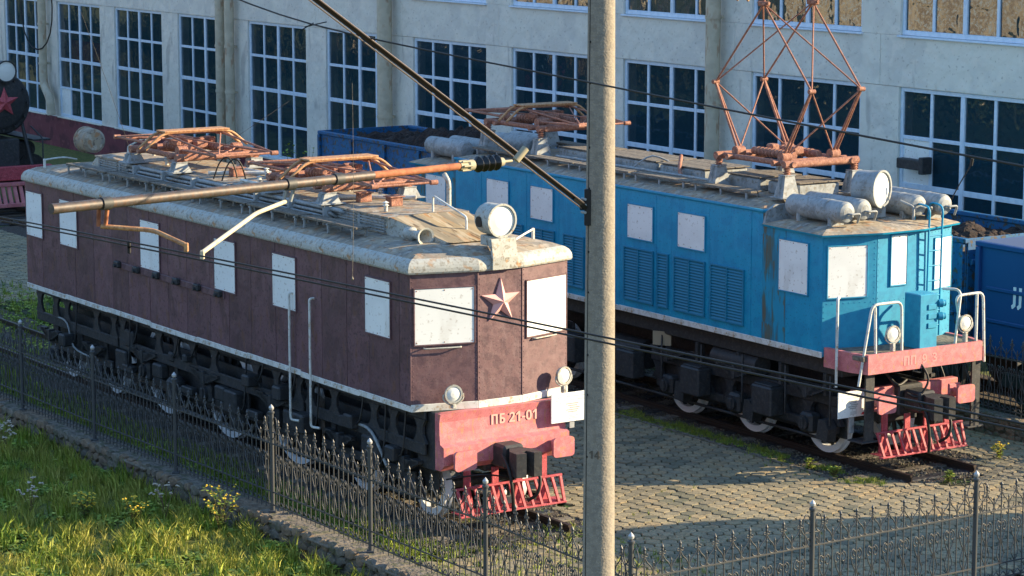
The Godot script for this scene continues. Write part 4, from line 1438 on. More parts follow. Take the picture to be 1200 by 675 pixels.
	info_board("information_board", "white information board fixed at the end of the pink beam of the maroon locomotive", pa(0.2, 1.56, -1.32), -A_TH, 0.87, 0.5, false)

func extrude_post(st: SurfaceTool, s: float, y0: float, y1: float, z0: float, z1: float) -> void:
	extrude(st, [Vector2(s - 0.2, y0), Vector2(s + 0.2, y0), Vector2(s + 0.09, y0 + 0.14), Vector2(s + 0.09, y1 - 0.12), Vector2(s + 0.18, y1), Vector2(s - 0.18, y1), Vector2(s - 0.09, y1 - 0.12), Vector2(s - 0.09, y0 + 0.14)], z0, z1)

# ---------------------------------------------------------------- blue locomotive
func make_blue_locomotive() -> void:
	var o := thing("blue_locomotive", "bright blue electric locomotive with a raised pantograph and roof air tanks", "locomotive", B_AT, -B_TH)
	var L := 14.4
	var hw := 1.55
	var hc := 0.5
	var d := 0.27
	var hb := 1.98
	var ht := 4.2
	var plan := [Vector2(d, hc), Vector2(d, -hc), Vector2(0, -hw), Vector2(-L, -hw), Vector2(-L - d, -hc), Vector2(-L - d, hc), Vector2(-L, hw), Vector2(0, hw)]
	var st := M()
	loft(st, offset_plan(plan, -0.012), [[0.0, hb], [0.0, ht]])
	put(st, "body_core", MT.blue_paint, o)
	var seams := [-14.4, -12.65, -11.6, -10.5, -9.8, -8.55, -7.4, -6.35, -5.12, -4.6, -3.4, -2.1, -1.05, -0.001]
	for side in [1.0, -1.0]:
		for i in seams.size() - 1:
			var a: float = seams[i]
			var b: float = seams[i + 1]
			var top := 4.47 if (a > -12.7 and b < -1.0) else ht
			var m: Material = MT.blue_streaked if (i == 11 or i == 0) else MT.blue_paint
			st = M()
			var t := rng.randf_range(0.0, 0.004)
			var z0: float = side * (hw - 0.012)
			var z1: float = side * (hw + t)
			if i == 11:
				bx(st, Vector3(a + 0.002, hb + 0.002, minf(z0, z1)), Vector3(-1.75, top, maxf(z0, z1)), 0.003)
				put(st, "side_sheet", MT.blue_paint, o)
				st = M()
				a = -1.748
				top = ht
			bx(st, Vector3(a + 0.003, hb + 0.002, minf(z0, z1)), Vector3(b - 0.004, top - 0.002, maxf(z0, z1)), 0.003)
			put(st, "side_sheet", m, o)
	for f in [[plan[7], plan[0]], [plan[0], plan[1]], [plan[1], plan[2]], [plan[3], plan[4]], [plan[4], plan[5]], [plan[5], plan[6]]]:
		XF = facet(f[0], f[1])
		var l: float = (f[0] as Vector2).distance_to(f[1])
		st = M()
		bx(st, Vector3(0.008, hb + 0.14, -0.012), Vector3(l - 0.008, ht - 0.002, 0.0), 0.003)
		put(st, "front_sheet", MT.teal_paint, o)
		st = M()
		for x in [0.04, l - 0.04]: rivets(st, Vector3(x, hb + 0.2, 0.0), Vector3(x, ht - 0.05, 0.0), 0.1, 0.011, Vector3(0, 0, 1))
		for y in [hb + 0.25, ht - 0.09, 2.95]: rivets(st, Vector3(0.1, y, 0.0), Vector3(l - 0.1, y, 0.0), 0.1, 0.011, Vector3(0, 0, 1))
		put(st, "rivet_rows", MT.teal_paint, o)
		XF = Transform3D.IDENTITY
	for a in [-11.6, -9.8, -7.4, -5.12, -3.4, -2.1]:
		st = M()
		bx(st, Vector3(a - 0.02, hb + 0.11, hw + 0.003), Vector3(a + 0.02, 4.44, hw + 0.009), 0.002)
		rivets(st, Vector3(a - 0.05, hb + 0.15, hw + 0.003), Vector3(a - 0.05, 4.4, hw + 0.003), 0.11, 0.01, Vector3(0, 0, 1))
		put(st, "weld_strip", MT.blue_paint, o)
	for side in [1.0, -1.0]:
		st = M()
		bx(st, Vector3(-L, hb - 0.02, side * (hw + 0.004) - 0.014), Vector3(-6.35, hb + 0.085, side * (hw + 0.004) + 0.014), 0.006)
		bx(st, Vector3(-6.35, hb - 0.015, side * (hw + 0.004) - 0.014), Vector3(0.02, hb + 0.095, side * (hw + 0.004) + 0.014), 0.006)
		put(st, "skirt_band", MT.white_trim, o)
	# boarded windows
	var sx := Transform3D(Basis(Vector3(1, 0, 0), UP, Vector3(0, 0, 1)), Vector3(0, 0, hw + 0.003))
	for p in [[-13.9, -13.05, 3.1, 4.02], [-11.33, -10.47, 3.5, 4.16], [-9.6, -8.76, 3.49, 4.17], [-6.06, -5.21, 3.49, 4.16], [-4.37, -3.51, 3.5, 4.17], [-1.23, -0.4, 3.07, 4.01]]:
		boards(o, sx, p[0], p[1], p[2], p[3])
	boards(o, facet(plan[7], plan[0]), 0.1, 0.88, 3.06, 4.0, "front_window_board")
	boards(o, facet(plan[0], plan[1]), 0.33, 0.7, 3.22, 4.14, "front_window_board", "narrow white board over the middle door window")
	boards(o, facet(plan[1], plan[2]), 0.52, 1.05, 3.04, 3.98, "front_window_board", "white boarded front window beside the roof ladder")
	# louvred grilles
	for p in [[-12.4, -11.75], [-11.4, -10.6], [-10.3, -9.9], [-9.6, -8.7], [-8.35, -7.6], [-7.25, -6.6], [-6.18, -5.18], [-5.04, -4.68], [-4.49, -3.49], [-3.31, -2.27]]:
		var g := part("louvre_grille", o)
		st = M()
		var z := hw + 0.006
		for e in [[p[0], p[0] + 0.03], [p[1] - 0.03, p[1]]]: bx(st, Vector3(e[0], 2.22, z), Vector3(e[1], 3.3, z + 0.035), 0.004)
		bx(st, Vector3(p[0] + 0.03, 3.27, z), Vector3(p[1] - 0.03, 3.3, z + 0.035), 0.004)
		bx(st, Vector3(p[0] + 0.03, 2.22, z), Vector3(p[1] - 0.03, 2.25, z + 0.035), 0.004)
		if p[1] - p[0] > 0.5: bx(st, Vector3((p[0] + p[1]) * 0.5 - 0.015, 2.25, z), Vector3((p[0] + p[1]) * 0.5 + 0.015, 3.27, z + 0.034))
		put(st, "grille_frame", MT.grille_teal, g)
		st = M()
		for k in 18:
			var y := 2.255 + k * 0.0565
			face(st, [Vector3(p[0] + 0.03, y + 0.034, z + 0.003), Vector3(p[1] - 0.03, y + 0.034, z + 0.003), Vector3(p[1] - 0.03, y, z + 0.03), Vector3(p[0] + 0.03, y, z + 0.03)], Vector3(0, 0.6, 1))
			face(st, [Vector3(p[0] + 0.03, y, z + 0.002), Vector3(p[1] - 0.03, y, z + 0.002), Vector3(p[1] - 0.03, y, z + 0.03), Vector3(p[0] + 0.03, y, z + 0.03)], Vector3(0, -1, 0))
		var bkg := M()
		bx(bkg, Vector3(p[0] + 0.02, 2.24, z - 0.004), Vector3(p[1] - 0.02, 3.28, z - 0.001))
		put(bkg, "grille_back", MT.grille_teal, g)
		put(st, "slats", MT.grille_teal, g, "stuff")
	# roofs: raised middle and two lower cab roofs
	var mid := [Vector2(-1.75, hw), Vector2(-1.75, -hw), Vector2(-12.65, -hw), Vector2(-12.65, hw)]
	st = M()
	loft(st, mid, [[0.02, 4.44], [0.035, 4.47], [0.03, 4.5], [-0.02, 4.5]], false)
	put(st, "roof_gutter", MT.teal_paint, o)
	st = M()
	loft(st, mid, [[-0.012, 4.2], [-0.012, 4.49], [-0.2, 4.55], [-0.45, 4.6], [-0.7, 4.62]])
	put(st, "main_roof", MT.deck_dust, o)
	for e in [0, 1]:
		var cab: Array
		if e == 0: cab = [Vector2(d + 0.14, hc), Vector2(d + 0.14, -hc), Vector2(0.1, -hw - 0.1), Vector2(-1.74, -hw - 0.02), Vector2(-1.74, hw + 0.02), Vector2(0.1, hw + 0.1)]
		else: cab = [Vector2(-L - d - 0.14, -hc), Vector2(-L - d - 0.14, hc), Vector2(-L - 0.1, hw + 0.1), Vector2(-12.66, hw + 0.02), Vector2(-12.66, -hw - 0.02), Vector2(-L - 0.1, -hw - 0.1)]
		st = M()
		loft(st, cab, [[-0.15, ht - 0.012], [0.0, ht - 0.004], [0.015, ht + 0.03]], false)
		put(st, "roof_visor", MT.blue_paint, o)
		st = M()
		loft(st, cab, [[0.01, ht + 0.03], [-0.02, ht + 0.05], [-0.3, ht + 0.13], [-0.7, ht + 0.17]])
		put(st, "cab_roof", MT.deck_dust, o)
		var cs := 1.0 if e == 0 else -1.0
		var c0 := 0.0 if e == 0 else -L
		for tk in [[1.08, 0.08], [0.56, -0.06], [-0.7, 0.02], [-1.2, 0.16]]:
			var f0: float = c0 + cs * (tk[1] as float)
			var tank := part("air_tank", o)
			st = M()
			lathe(st, Vector3(f0, 4.6, tk[0]), Vector3(-cs, 0, 0), [[0.0, -0.05], [0.1, -0.045], [0.17, -0.02], [0.2, 0.03], [0.205, 0.42], [0.21, 0.42], [0.21, 0.45], [0.205, 0.45], [0.205, 1.5], [0.17, 1.56], [0.0, 1.59]], 24)
			put(st, "shell", MT.grey_paint, tank)
			for q in [0.3, 1.2]:
				st = M()
				bx(st, Vector3(f0 - cs * q - 0.05, 4.28, tk[0] - 0.17), Vector3(f0 - cs * q + 0.05, 4.5, tk[0] + 0.17), 0.02)
				put(st, "saddle", MT.grey_paint, tank)
			if cs > 0:
				st = M()
				tube(st, fillet([Vector3(f0 + 0.04, 4.58, tk[0]), Vector3(f0 + 0.12, 4.58, tk[0]), Vector3(f0 + 0.12, 4.58, tk[0] - 0.22), Vector3(f0 + 0.0, 4.4, tk[0] - 0.26)], 0.05, 3), 0.022, 7)
				put(st, "pipe_stub", MT.grey_paint, tank)
	# arch between cab roof and main roof
	st = M()
	XF = Transform3D(Basis(Vector3(0, 0, -1), UP, Vector3(1, 0, 0)), Vector3(-1.75, 0, 0))
	extrude(st, [Vector2(-1.56, 4.2), Vector2(-1.5, 4.47), Vector2(-1.3, 4.58), Vector2(1.3, 4.58), Vector2(1.5, 4.47), Vector2(1.56, 4.2)], 0.0, 0.06)
	XF = Transform3D.IDENTITY
	put(st, "roof_step", MT.grey_paint, o)
	# headlight turned towards the right
	headlight(o, Vector3(-0.28, 4.93, -0.02), Vector3(0.94, 0, -0.34), 0.33, 0.5, MT.grey_paint, "headlight")
	st = M()
	bx(st, Vector3(-0.75, 4.36, -0.25), Vector3(-0.35, 4.6, 0.3), 0.03)
	tube(st, fillet([Vector3(-0.1, 4.7, -0.35), Vector3(0.1, 4.6, -0.5), Vector3(0.1, 4.36, -0.5)], 0.05, 3), 0.03, 7)
	put(st, "headlight_bracket", MT.grey_paint, o)
	# roof equipment: walkway planks, resistor boxes, bus bars on insulators
	for side in [1.0, -1.0]:
		for k in 5:
			var s0 := -12.5 + k * 2.0
			for j in 2:
				st = M()
				var w: float = side * (0.98 + j * 0.17)
				bx(st, Vector3(s0 + rng.randf_range(0, 0.06), 4.7 + rng.randf_range(-0.01, 0.01), w - 0.075), Vector3(s0 + 1.96, 4.735, w + 0.075), 0.006)
				put(st, "walkway_plank", MT.old_wood, o)
			st = M()
			for e in [0.2, 1.0, 1.8]:
				bx(st, Vector3(s0 + e - 0.02, 4.54, side * 1.2 - 0.015), Vector3(s0 + e + 0.02, 4.7, side * 1.2 + 0.015))
				bx(st, Vector3(s0 + e - 0.02, 4.57, side * 0.93 - 0.015), Vector3(s0 + e + 0.02, 4.7, side * 0.93 + 0.015))
			put(st, "walkway_trestle", MT.grey_paint, o)
	for p in [[-10.2, -9.0, 0.45], [-8.8, -6.6, 0.5], [-6.4, -4.9, 0.55], [-2.95, -2.0, 0.5], [-4.2, -3.2, 0.5]]:
		st = M()
		bx(st, Vector3(p[0], 4.61, -p[2]), Vector3(p[1], 4.86, p[2]), 0.03)
		put(st, "resistor_box", MT.grey_paint, o)
		st = M()
		for j in 3:
			bx(st, Vector3(p[0] - 0.03, 4.875, -p[2] - 0.03 + j * p[2] * 0.7), Vector3(p[1] + 0.03, 4.9, -p[2] + p[2] * 0.62 + j * p[2] * 0.7), 0.006)
		put(st, "box_lid", MT.old_wood, o)
	for k in 7:
		st = M()
		var s := -9.6 + k * 0.85
		for w in [0.78, -0.78]:
			lathe(st, Vector3(s, 4.6, w), UP, [[0.03, 0.0], [0.06, 0.02], [0.03, 0.05], [0.06, 0.07], [0.03, 0.1], [0.0, 0.12]], 10)
		put(st, "roof_insulator", MT.white_trim, o)
	for w in [0.78, -0.78]:
		st = M()
		tube(st, [Vector3(-9.8, 4.74, w), Vector3(-4.3, 4.74, w)], 0.03, 7)
		put(st, "bus_bar", MT.grey_paint, o)
	st = M()
	tube(st, bend([Vector3(-7.0, 4.75, 0.78), Vector3(-6.7, 5.0, 0.5), Vector3(-6.4, 4.8, 0.1)], 4), 0.02, 6)
	put(st, "bus_bar", MT.grey_paint, o)
	st = M()
	tube(st, bend([Vector3(-5.2, 4.62, 0.75), Vector3(-5.5, 4.8, 0.7), Vector3(-6.0, 5.05, 0.3)], 3), 0.04, 7)
	put(st, "leaning_rod", MT.rusty_iron, o)
	pantograph(o, Vector3(-3.02, 5.27, 0), 1.47, 1.39, 2.98, 0.42, "raised rusty pantograph with open diamond arms")
	pantograph(o, Vector3(-11.4, 5.27, 0), 2.25, 0.15, 0.38, 0.42, "folded pantograph on the far half of the blue roof")
	# whip antenna
	st = M()
	tube(st, [Vector3(0.05, 4.36, -1.25), Vector3(0.25, 5.0, -1.5), Vector3(0.4, 5.35, -1.62)], 0.012, 5)
	cyl(st, Vector3(0.4, 5.33, -1.62), Vector3(0.42, 5.46, -1.63), 0.03, 7)
	put(st, "aerial_rod", MT.cable_black, o)
	# front platform with pink beam
	st = M()
	bx(st, Vector3(0.0, 2.04, -1.46), Vector3(1.06, 2.13, 1.46), 0.01)
	put(st, "platform_deck", MT.old_wood, o)
	st = M()
	extrude_plan(st, [Vector2(0.02, 1.5), Vector2(0.7, 1.48), Vector2(1.09, 1.36), Vector2(1.09, -1.38), Vector2(0.7, -1.49), Vector2(0.02, -1.5), Vector2(0.02, -1.42), Vector2(0.68, -1.42), Vector2(1.03, -1.32), Vector2(1.03, 1.3), Vector2(0.68, 1.4), Vector2(0.02, 1.42)], 1.8, 2.16)
	put(st, "front_beam", MT.pink_paint, o)
	lettering("ПП  9  3", 0.17, MT.letter_pale, o, Transform3D(Basis(Vector3(0, 0, -1), UP, Vector3(1, 0, 0)), Vector3(1.092, 1.97, 0.13)))
	st = M()
	bx(st, Vector3(0.62, 2.13, -0.3), Vector3(1.05, 3.14, 0.13), 0.015)
	for k in 3: bx(st, Vector3(1.052, 2.85 - k * 0.17, -0.26), Vector3(1.07, 2.95 - k * 0.17, -0.06), 0.006)
	put(st, "cable_box", MT.teal_paint, o)
	for k in 2:
		st = M()
		lathe(st, Vector3(1.03, 2.95 - k * 0.24, -0.32), Vector3(0.3, 0, -1), [[0.0, 0.0], [0.07, 0.0], [0.08, 0.08], [0.06, 0.1], [0.06, 0.14], [0.0, 0.15]], 12)
		put(st, "cable_socket", MT.teal_paint, o)
	# hand rails
	for q in [[Vector3(0.3, 3.1, 1.4), Vector3(0.45, 3.14, 1.56), Vector3(0.45, 1.5, 1.56)], [Vector3(1.02, 1.6, 1.52), Vector3(1.0, 3.05, 1.22), Vector3(1.0, 3.05, 0.53), Vector3(1.0, 2.13, 0.5)], [Vector3(1.0, 3.0, 1.15), Vector3(1.0, 2.13, 1.12)], [Vector3(0.7, 3.14, -0.72), Vector3(0.95, 3.14, -0.95), Vector3(0.98, 2.13, -0.8)], [Vector3(0.85, 2.4, -1.05), Vector3(0.95, 3.03, -0.82), Vector3(0.98, 3.05, -1.47), Vector3(1.02, 1.75, -1.5)], [Vector3(1.0, 3.03, -1.3), Vector3(1.0, 2.13, -1.3)]]:
		st = M()
		tube(st, fillet(q, 0.14, 4), 0.026, 8)
		put(st, "hand_rail", MT.white_trim, o)
	small_lamp(o, Vector3(1.0, 2.16, 0.72), Vector3(1, 0, 0), 0.32)
	small_lamp(o, Vector3(1.0, 2.16, -1.03), Vector3(1, 0, 0), 0.36)
	# ladder over the cab roof
	var lad := part("roof_ladder", o)
	st = M()
	for w in [-0.66, -0.98]:
		tube(st, fillet([Vector3(0.34, 2.2, w), Vector3(0.36, 4.3, w), Vector3(0.38, 4.62, w), Vector3(0.0, 4.66, w), Vector3(-0.05, 4.3, w)], 0.14, 4), 0.02, 7)
	put(st, "stile", MT.blue_paint, lad)
	for k in 7:
		st = M()
		tube(st, [Vector3(0.345 + k * 0.002, 2.4 + k * 0.28, -0.66), Vector3(0.345 + k * 0.002, 2.4 + k * 0.28, -0.98)], 0.015, 6)
		put(st, "rung", MT.blue_paint, lad)
	# couplings
	st = M()
	bx(st, Vector3(0.45, 0.98, -1.25), Vector3(0.62, 1.42, 1.25), 0.02)
	put(st, "buffer_beam", MT.pink_paint, o)
	buffer_plate(o, 1.12, 1.22, 0.93, MT.pink_paint)
	buffer_plate(o, 1.12, 1.22, -0.97, MT.pink_paint)
	coupler(o, 1.5, 1.14, 0.02)
	cowcatcher(o, 1.0, 1.04, 0.23, 0.69, MT.red_paint)
	for w in [1.2, -1.36]:
		st = M()
		XF = Transform3D(Basis(Vector3(0, 0, 1), UP, Vector3(-1, 0, 0)), Vector3(0.95, 0, 0))
		extrude(st, [Vector2(w - 0.1, 1.79), Vector2(w + 0.1, 1.79), Vector2(w + 0.1, 0.55), Vector2(w - 0.1, 0.55)], -0.02, 0.02)
		XF = Transform3D.IDENTITY
		bx(st, Vector3(0.6, 0.52, w - 0.2), Vector3(1.0, 0.55, w + 0.2), 0.006)
		put(st, "footstep", MT.black_iron, o)
	st = M()
	tube(st, bend([Vector3(1.06, 1.9, 0.1), Vector3(1.2, 1.6, 0.02), Vector3(1.15, 1.3, 0.2), Vector3(1.0, 1.35, 0.35)], 4), 0.022, 6)
	put(st, "hanging_cable", MT.cable_black, o)
	st = M()
	tube(st, bend([Vector3(0.7, 1.7, 0.6), Vector3(0.9, 1.5, 0.5), Vector3(0.8, 1.55, 0.2)], 4), 0.03, 6)
	put(st, "hanging_cable", MT.cable_black, o)
	# underframe, bogies
	st = M()
	bx(st, Vector3(-L + 0.1, 1.62, -1.3), Vector3(0.3, 1.97, 1.3), 0.02)
	bx(st, Vector3(-L, 0.7, -0.45), Vector3(0.4, 1.4, 0.45), 0.02)
	put(st, "underframe", MT.black_iron, o)
	for side in [1.0, -1.0]:
		for g in [[-14.5, -8.7], [-5.8, 0.2]]:
			st = M()
			var z0: float = side * 1.06
			var zl := minf(z0, z0 + side * 0.1)
			var zh := maxf(z0, z0 + side * 0.1)
			bx(st, Vector3(g[0], 1.0, zl), Vector3(g[1], 1.2, zh), 0.015)
			bx(st, Vector3(g[0] + 0.2, 0.5, zl), Vector3(g[1] - 0.2, 0.66, zh), 0.015)
			for k in 8: extrude_post(st, lerpf(g[0] + 0.25, g[1] - 0.25, k / 7.0), 0.66, 1.0, zl, zh)
			put(st, "bogie_frame", MT.black_iron, o)
			st = M()
			bx(st, Vector3(g[0] + 0.1, 0.4, side * 0.98 - 0.02), Vector3(g[1] - 0.1, 1.3, side * 0.98 + 0.02), 0.01)
			put(st, "inner_plate", MT.black_iron, o)
			for k in 5:
				st = M()
				var s: float = lerpf(g[0] + 0.4, g[1] - 0.4, k / 4.0)
				bx(st, Vector3(s - 0.04, 1.2, minf(side * 1.1, side * 1.3)), Vector3(s + 0.04, 1.62, maxf(side * 1.1, side * 1.3)), 0.01)
				tube(st, bend([Vector3(s + 0.2, 1.6, side * 1.32), Vector3(s + 0.3, 1.2, side * 1.4), Vector3(s + 0.25, 0.7, side * 1.36)], 3), 0.02, 6)
				put(st, "hanger", MT.black_iron, o)
		for s in [-0.68, -2.85, -5.02, -9.38, -11.55, -13.72]:
			wheel(o, s, 0.6, side, 10)
			st = M()
			axle_box(st, Vector3(s, 0.62, side * 1.22), side)
			put(st, "axle_box", MT.black_iron, o)
			st = M()
			leaf_spring(st, Vector3(s, 1.3, side * 1.3), 1.1)
			put(st, "leaf_spring", MT.black_iron, o)
		for s in [-1.75, -4.0, -6.2, -8.3, -10.4, -12.6]:
			st = M()
			bx(st, Vector3(s - 0.3, 0.6, minf(side * 1.22, side * 1.55)), Vector3(s + 0.3, 1.16, maxf(side * 1.22, side * 1.55)), 0.03)
			bx(st, Vector3(s - 0.26, 1.16, minf(side * 1.26, side * 1.5)), Vector3(s + 0.26, 1.19, maxf(side * 1.26, side * 1.5)), 0.01)
			put(st, "equipment_box", MT.black_iron, o)
		for s in [-0.1, -2.3, -4.5, -9.9, -11.0, -13.2]:
			st = M()
			XF = Transform3D.IDENTITY
			extrude(st, [Vector2(s - 0.16, 0.42), Vector2(s + 0.14, 0.38), Vector2(s + 0.18, 0.62), Vector2(s + 0.06, 0.78), Vector2(s - 0.1, 0.78)], minf(side * 1.2, side * 1.42), maxf(side * 1.2, side * 1.42))
			put(st, "sand_box", MT.black_iron, o)
		st = M()
		tube(st, [Vector3(-14.2, 0.36, side * 1.2), Vector3(0.0, 0.36, side * 1.2)], 0.03, 7)
		put(st, "brake_rod", MT.black_iron, o)
		st = M()
		cyl(st, Vector3(-3.6, 1.42, side * 1.15), Vector3(-2.2, 1.42, side * 1.15), 0.2, 18)
		put(st, "air_reservoir", MT.black_iron, o)
		st = M()
		cyl(st, Vector3(-8.2, 1.0, side * 0.9), Vector3(-6.2, 1.0, side * 0.9), 0.3, 18)
		put(st, "air_reservoir", MT.black_iron, o)
	st = M()
	XF = Transform3D(Basis(UP, 0.5), Vector3(-5.2, 1.55, 1.32))
	bx(st, Vector3(-0.2, -0.16, -0.01), Vector3(0.2, 0.12, 0.01))
	XF = Transform3D.IDENTITY
	put(st, "loose_plate", MT.cast_cream, o)
	info_board("information_board", "white information board with a blue corner hung beside the blue locomotive's steps", pb(0.62, 0.95, 1.3), -B_TH, 0.7, 0.48, true)

func extrude_plan(st: SurfaceTool, poly: Array, y0: float, y1: float) -> void:
	# polygon given in (s, w), pushed upwards
	var save := XF
	XF = save * Transform3D(Basis(Vector3(1, 0, 0), Vector3(0, 0, 1), Vector3(0, -1, 0)), Vector3.ZERO)
	extrude(st, poly, -y1, -y0)
	XF = save

# ---------------------------------------------------------------- steam locomotive at the left edge
func make_steam_locomotive() -> void:
	var o := thing("steam_locomotive", "black steam locomotive with a pink star on its smokebox and a pink pilot", "locomotive", Vector3(-16.15, 0, -82.6), -A_TH)
	var st := M()
	lathe(st, Vector3(-0.4, 3.45, 0), Vector3(-1, 0, 0), [[0.0, -0.02], [0.7, 0.0], [0.95, 0.05], [1.0, 0.12], [1.0, 2.4], [1.03, 2.4], [1.03, 9.5], [0.0, 9.5]], 36)
	put(st, "boiler", MT.black_iron, o)
	st = M()
	lathe(st, Vector3(-0.4, 3.45, 0), Vector3(1, 0, 0), [[0.8, 0.0], [0.8, 0.03], [0.74, 0.06], [0.4, 0.14], [0.0, 0.16]], 30)
	for k in 12: cyl(st, Vector3(-0.38, 3.45 + 0.86 * sin(TAU * k / 12), 0.86 * cos(TAU * k / 12)), Vector3(-0.3, 3.45 + 0.86 * sin(TAU * k / 12), 0.86 * cos(TAU * k / 12)), 0.045, 8)
	put(st, "smokebox_door", MT.black_iron, o)
	st = M()
	var cc := Vector3(-0.18, 3.5, 0.0)
	for k in 10:
		var a0 := PI / 2 + TAU * k / 10.0
		var a1 := PI / 2 + TAU * (k + 1) / 10.0
		var r0 := 0.5 if k % 2 == 0 else 0.21
		var r1 := 0.21 if k % 2 == 0 else 0.5
		face(st, [cc + Vector3(0, sin(a0) * r0, cos(a0) * r0), cc + Vector3(0, sin(a1) * r1, cos(a1) * r1), cc + Vector3(0.12, 0, 0)], Vector3(1, 0, 0))
		face(st, [cc + Vector3(0, sin(a0) * r0, cos(a0) * r0), cc + Vector3(0, sin(a1) * r1, cos(a1) * r1), cc + Vector3(-0.06, 0, 0)], Vector3(-1, 0, 0))
	put(st, "star", MT.red_paint, o)
	headlight(o, Vector3(-0.1, 4.5, -0.05), Vector3(1, 0, 0), 0.33, 0.5, MT.black_iron, "headlight")
	st = M()
	lathe(st, Vector3(-1.5, 4.35, 0), UP, [[0.32, 0.0], [0.26, 0.25], [0.3, 0.6], [0.33, 0.62], [0.25, 0.62]], 20)
	put(st, "chimney", MT.black_iron, o)
	for w in [-1.3, 1.3]:
		st = M()
		bx(st, Vector3(-9.0, 2.2, w - 0.3), Vector3(-0.3, 2.26, w + 0.3), 0.01)
		put(st, "running_board", MT.black_iron, o)
		st = M()
		cyl(st, Vector3(-2.6, 1.2, w), Vector3(-1.2, 1.2, w), 0.5, 24)
		cyl(st, Vector3(-2.5, 1.85, w * 0.92), Vector3(-1.3, 1.85, w * 0.92), 0.28, 20)
		bx(st, Vector3(-2.55, 1.2, minf(w * 0.5, w)), Vector3(-1.25, 2.1, maxf(w * 0.5, w)), 0.03)
		put(st, "cylinder", MT.black_iron, o)
		st = M()
		tube(st, [Vector3(-0.15, 1.3, w * 0.7), Vector3(-0.6, 2.9, w * 0.55)], 0.06, 7)
		tube(st, fillet([Vector3(-0.1, 1.35, w * 0.95), Vector3(-0.1, 2.3, w * 0.95), Vector3(-1.2, 2.6, w)], 0.15, 3), 0.025, 7)
		put(st, "brace", MT.black_iron, o)
		st = M()
		lathe(st, Vector3(-3.4, 2.3, w * 0.98), UP, [[0.0, 0.0], [0.26, 0.0], [0.26, 0.9], [0.2, 0.95], [0.2, 1.3], [0.0, 1.35]], 18)
		put(st, "air_pump", MT.black_iron, o)
		for s in [-1.0, -3.6, -5.2, -6.8, -8.4]:
			st = M()
			lathe(st, Vector3(s, 0.66 if s < -2 else 0.45, w * 0.58), Vector3(0, 0, signf(w)), [[0.0, 0.0], [0.62 if s < -2 else 0.43, 0.0], [0.66 if s < -2 else 0.45, 0.03], [0.66 if s < -2 else 0.45, 0.13], [0.0, 0.13]], 28)
			put(st, "wheel", MT.black_iron, o)
	st = M()
	bx(st, Vector3(-9.0, 0.9, -0.5), Vector3(-0.25, 2.3, 0.5), 0.02)
	put(st, "frame", MT.black_iron, o)
	st = M()
	bx(st, Vector3(-0.25, 1.0, -1.5), Vector3(0.0, 1.45, 1.5), 0.02)
	put(st, "buffer_beam", MT.red_paint, o)
	st = M()
	bx(st, Vector3(-0.1, 0.85, -1.35), Vector3(0.25, 0.95, 1.35), 0.01)
	bx(st, Vector3(0.3, 0.2, -1.4), Vector3(0.5, 0.32, 1.4), 0.01)
	put(st, "pilot_frame", MT.pink_paint, o)
	for k in 14:
		st = M()
		var w := -1.3 + k * 0.2
		face(st, [Vector3(0.2, 0.86, w - 0.06), Vector3(0.2, 0.86, w + 0.06), Vector3(0.45, 0.3, w + 0.06), Vector3(0.45, 0.3, w - 0.06)], Vector3(1, 0.4, 0))
		face(st, [Vector3(0.14, 0.86, w - 0.06), Vector3(0.14, 0.86, w + 0.06), Vector3(0.39, 0.3, w + 0.06), Vector3(0.39, 0.3, w - 0.06)], Vector3(-1, -0.4, 0))
		put(st, "pilot_bar", MT.pink_paint, o)
	for w in [-0.95, 0.95]:
		st = M()
		cyl(st, Vector3(0.0, 1.25, w), Vector3(0.35, 1.25, w), 0.14, 14)
		cyl(st, Vector3(0.35, 1.25, w), Vector3(0.41, 1.25, w), 0.25, 20)
		put(st, "buffer", MT.red_paint, o)

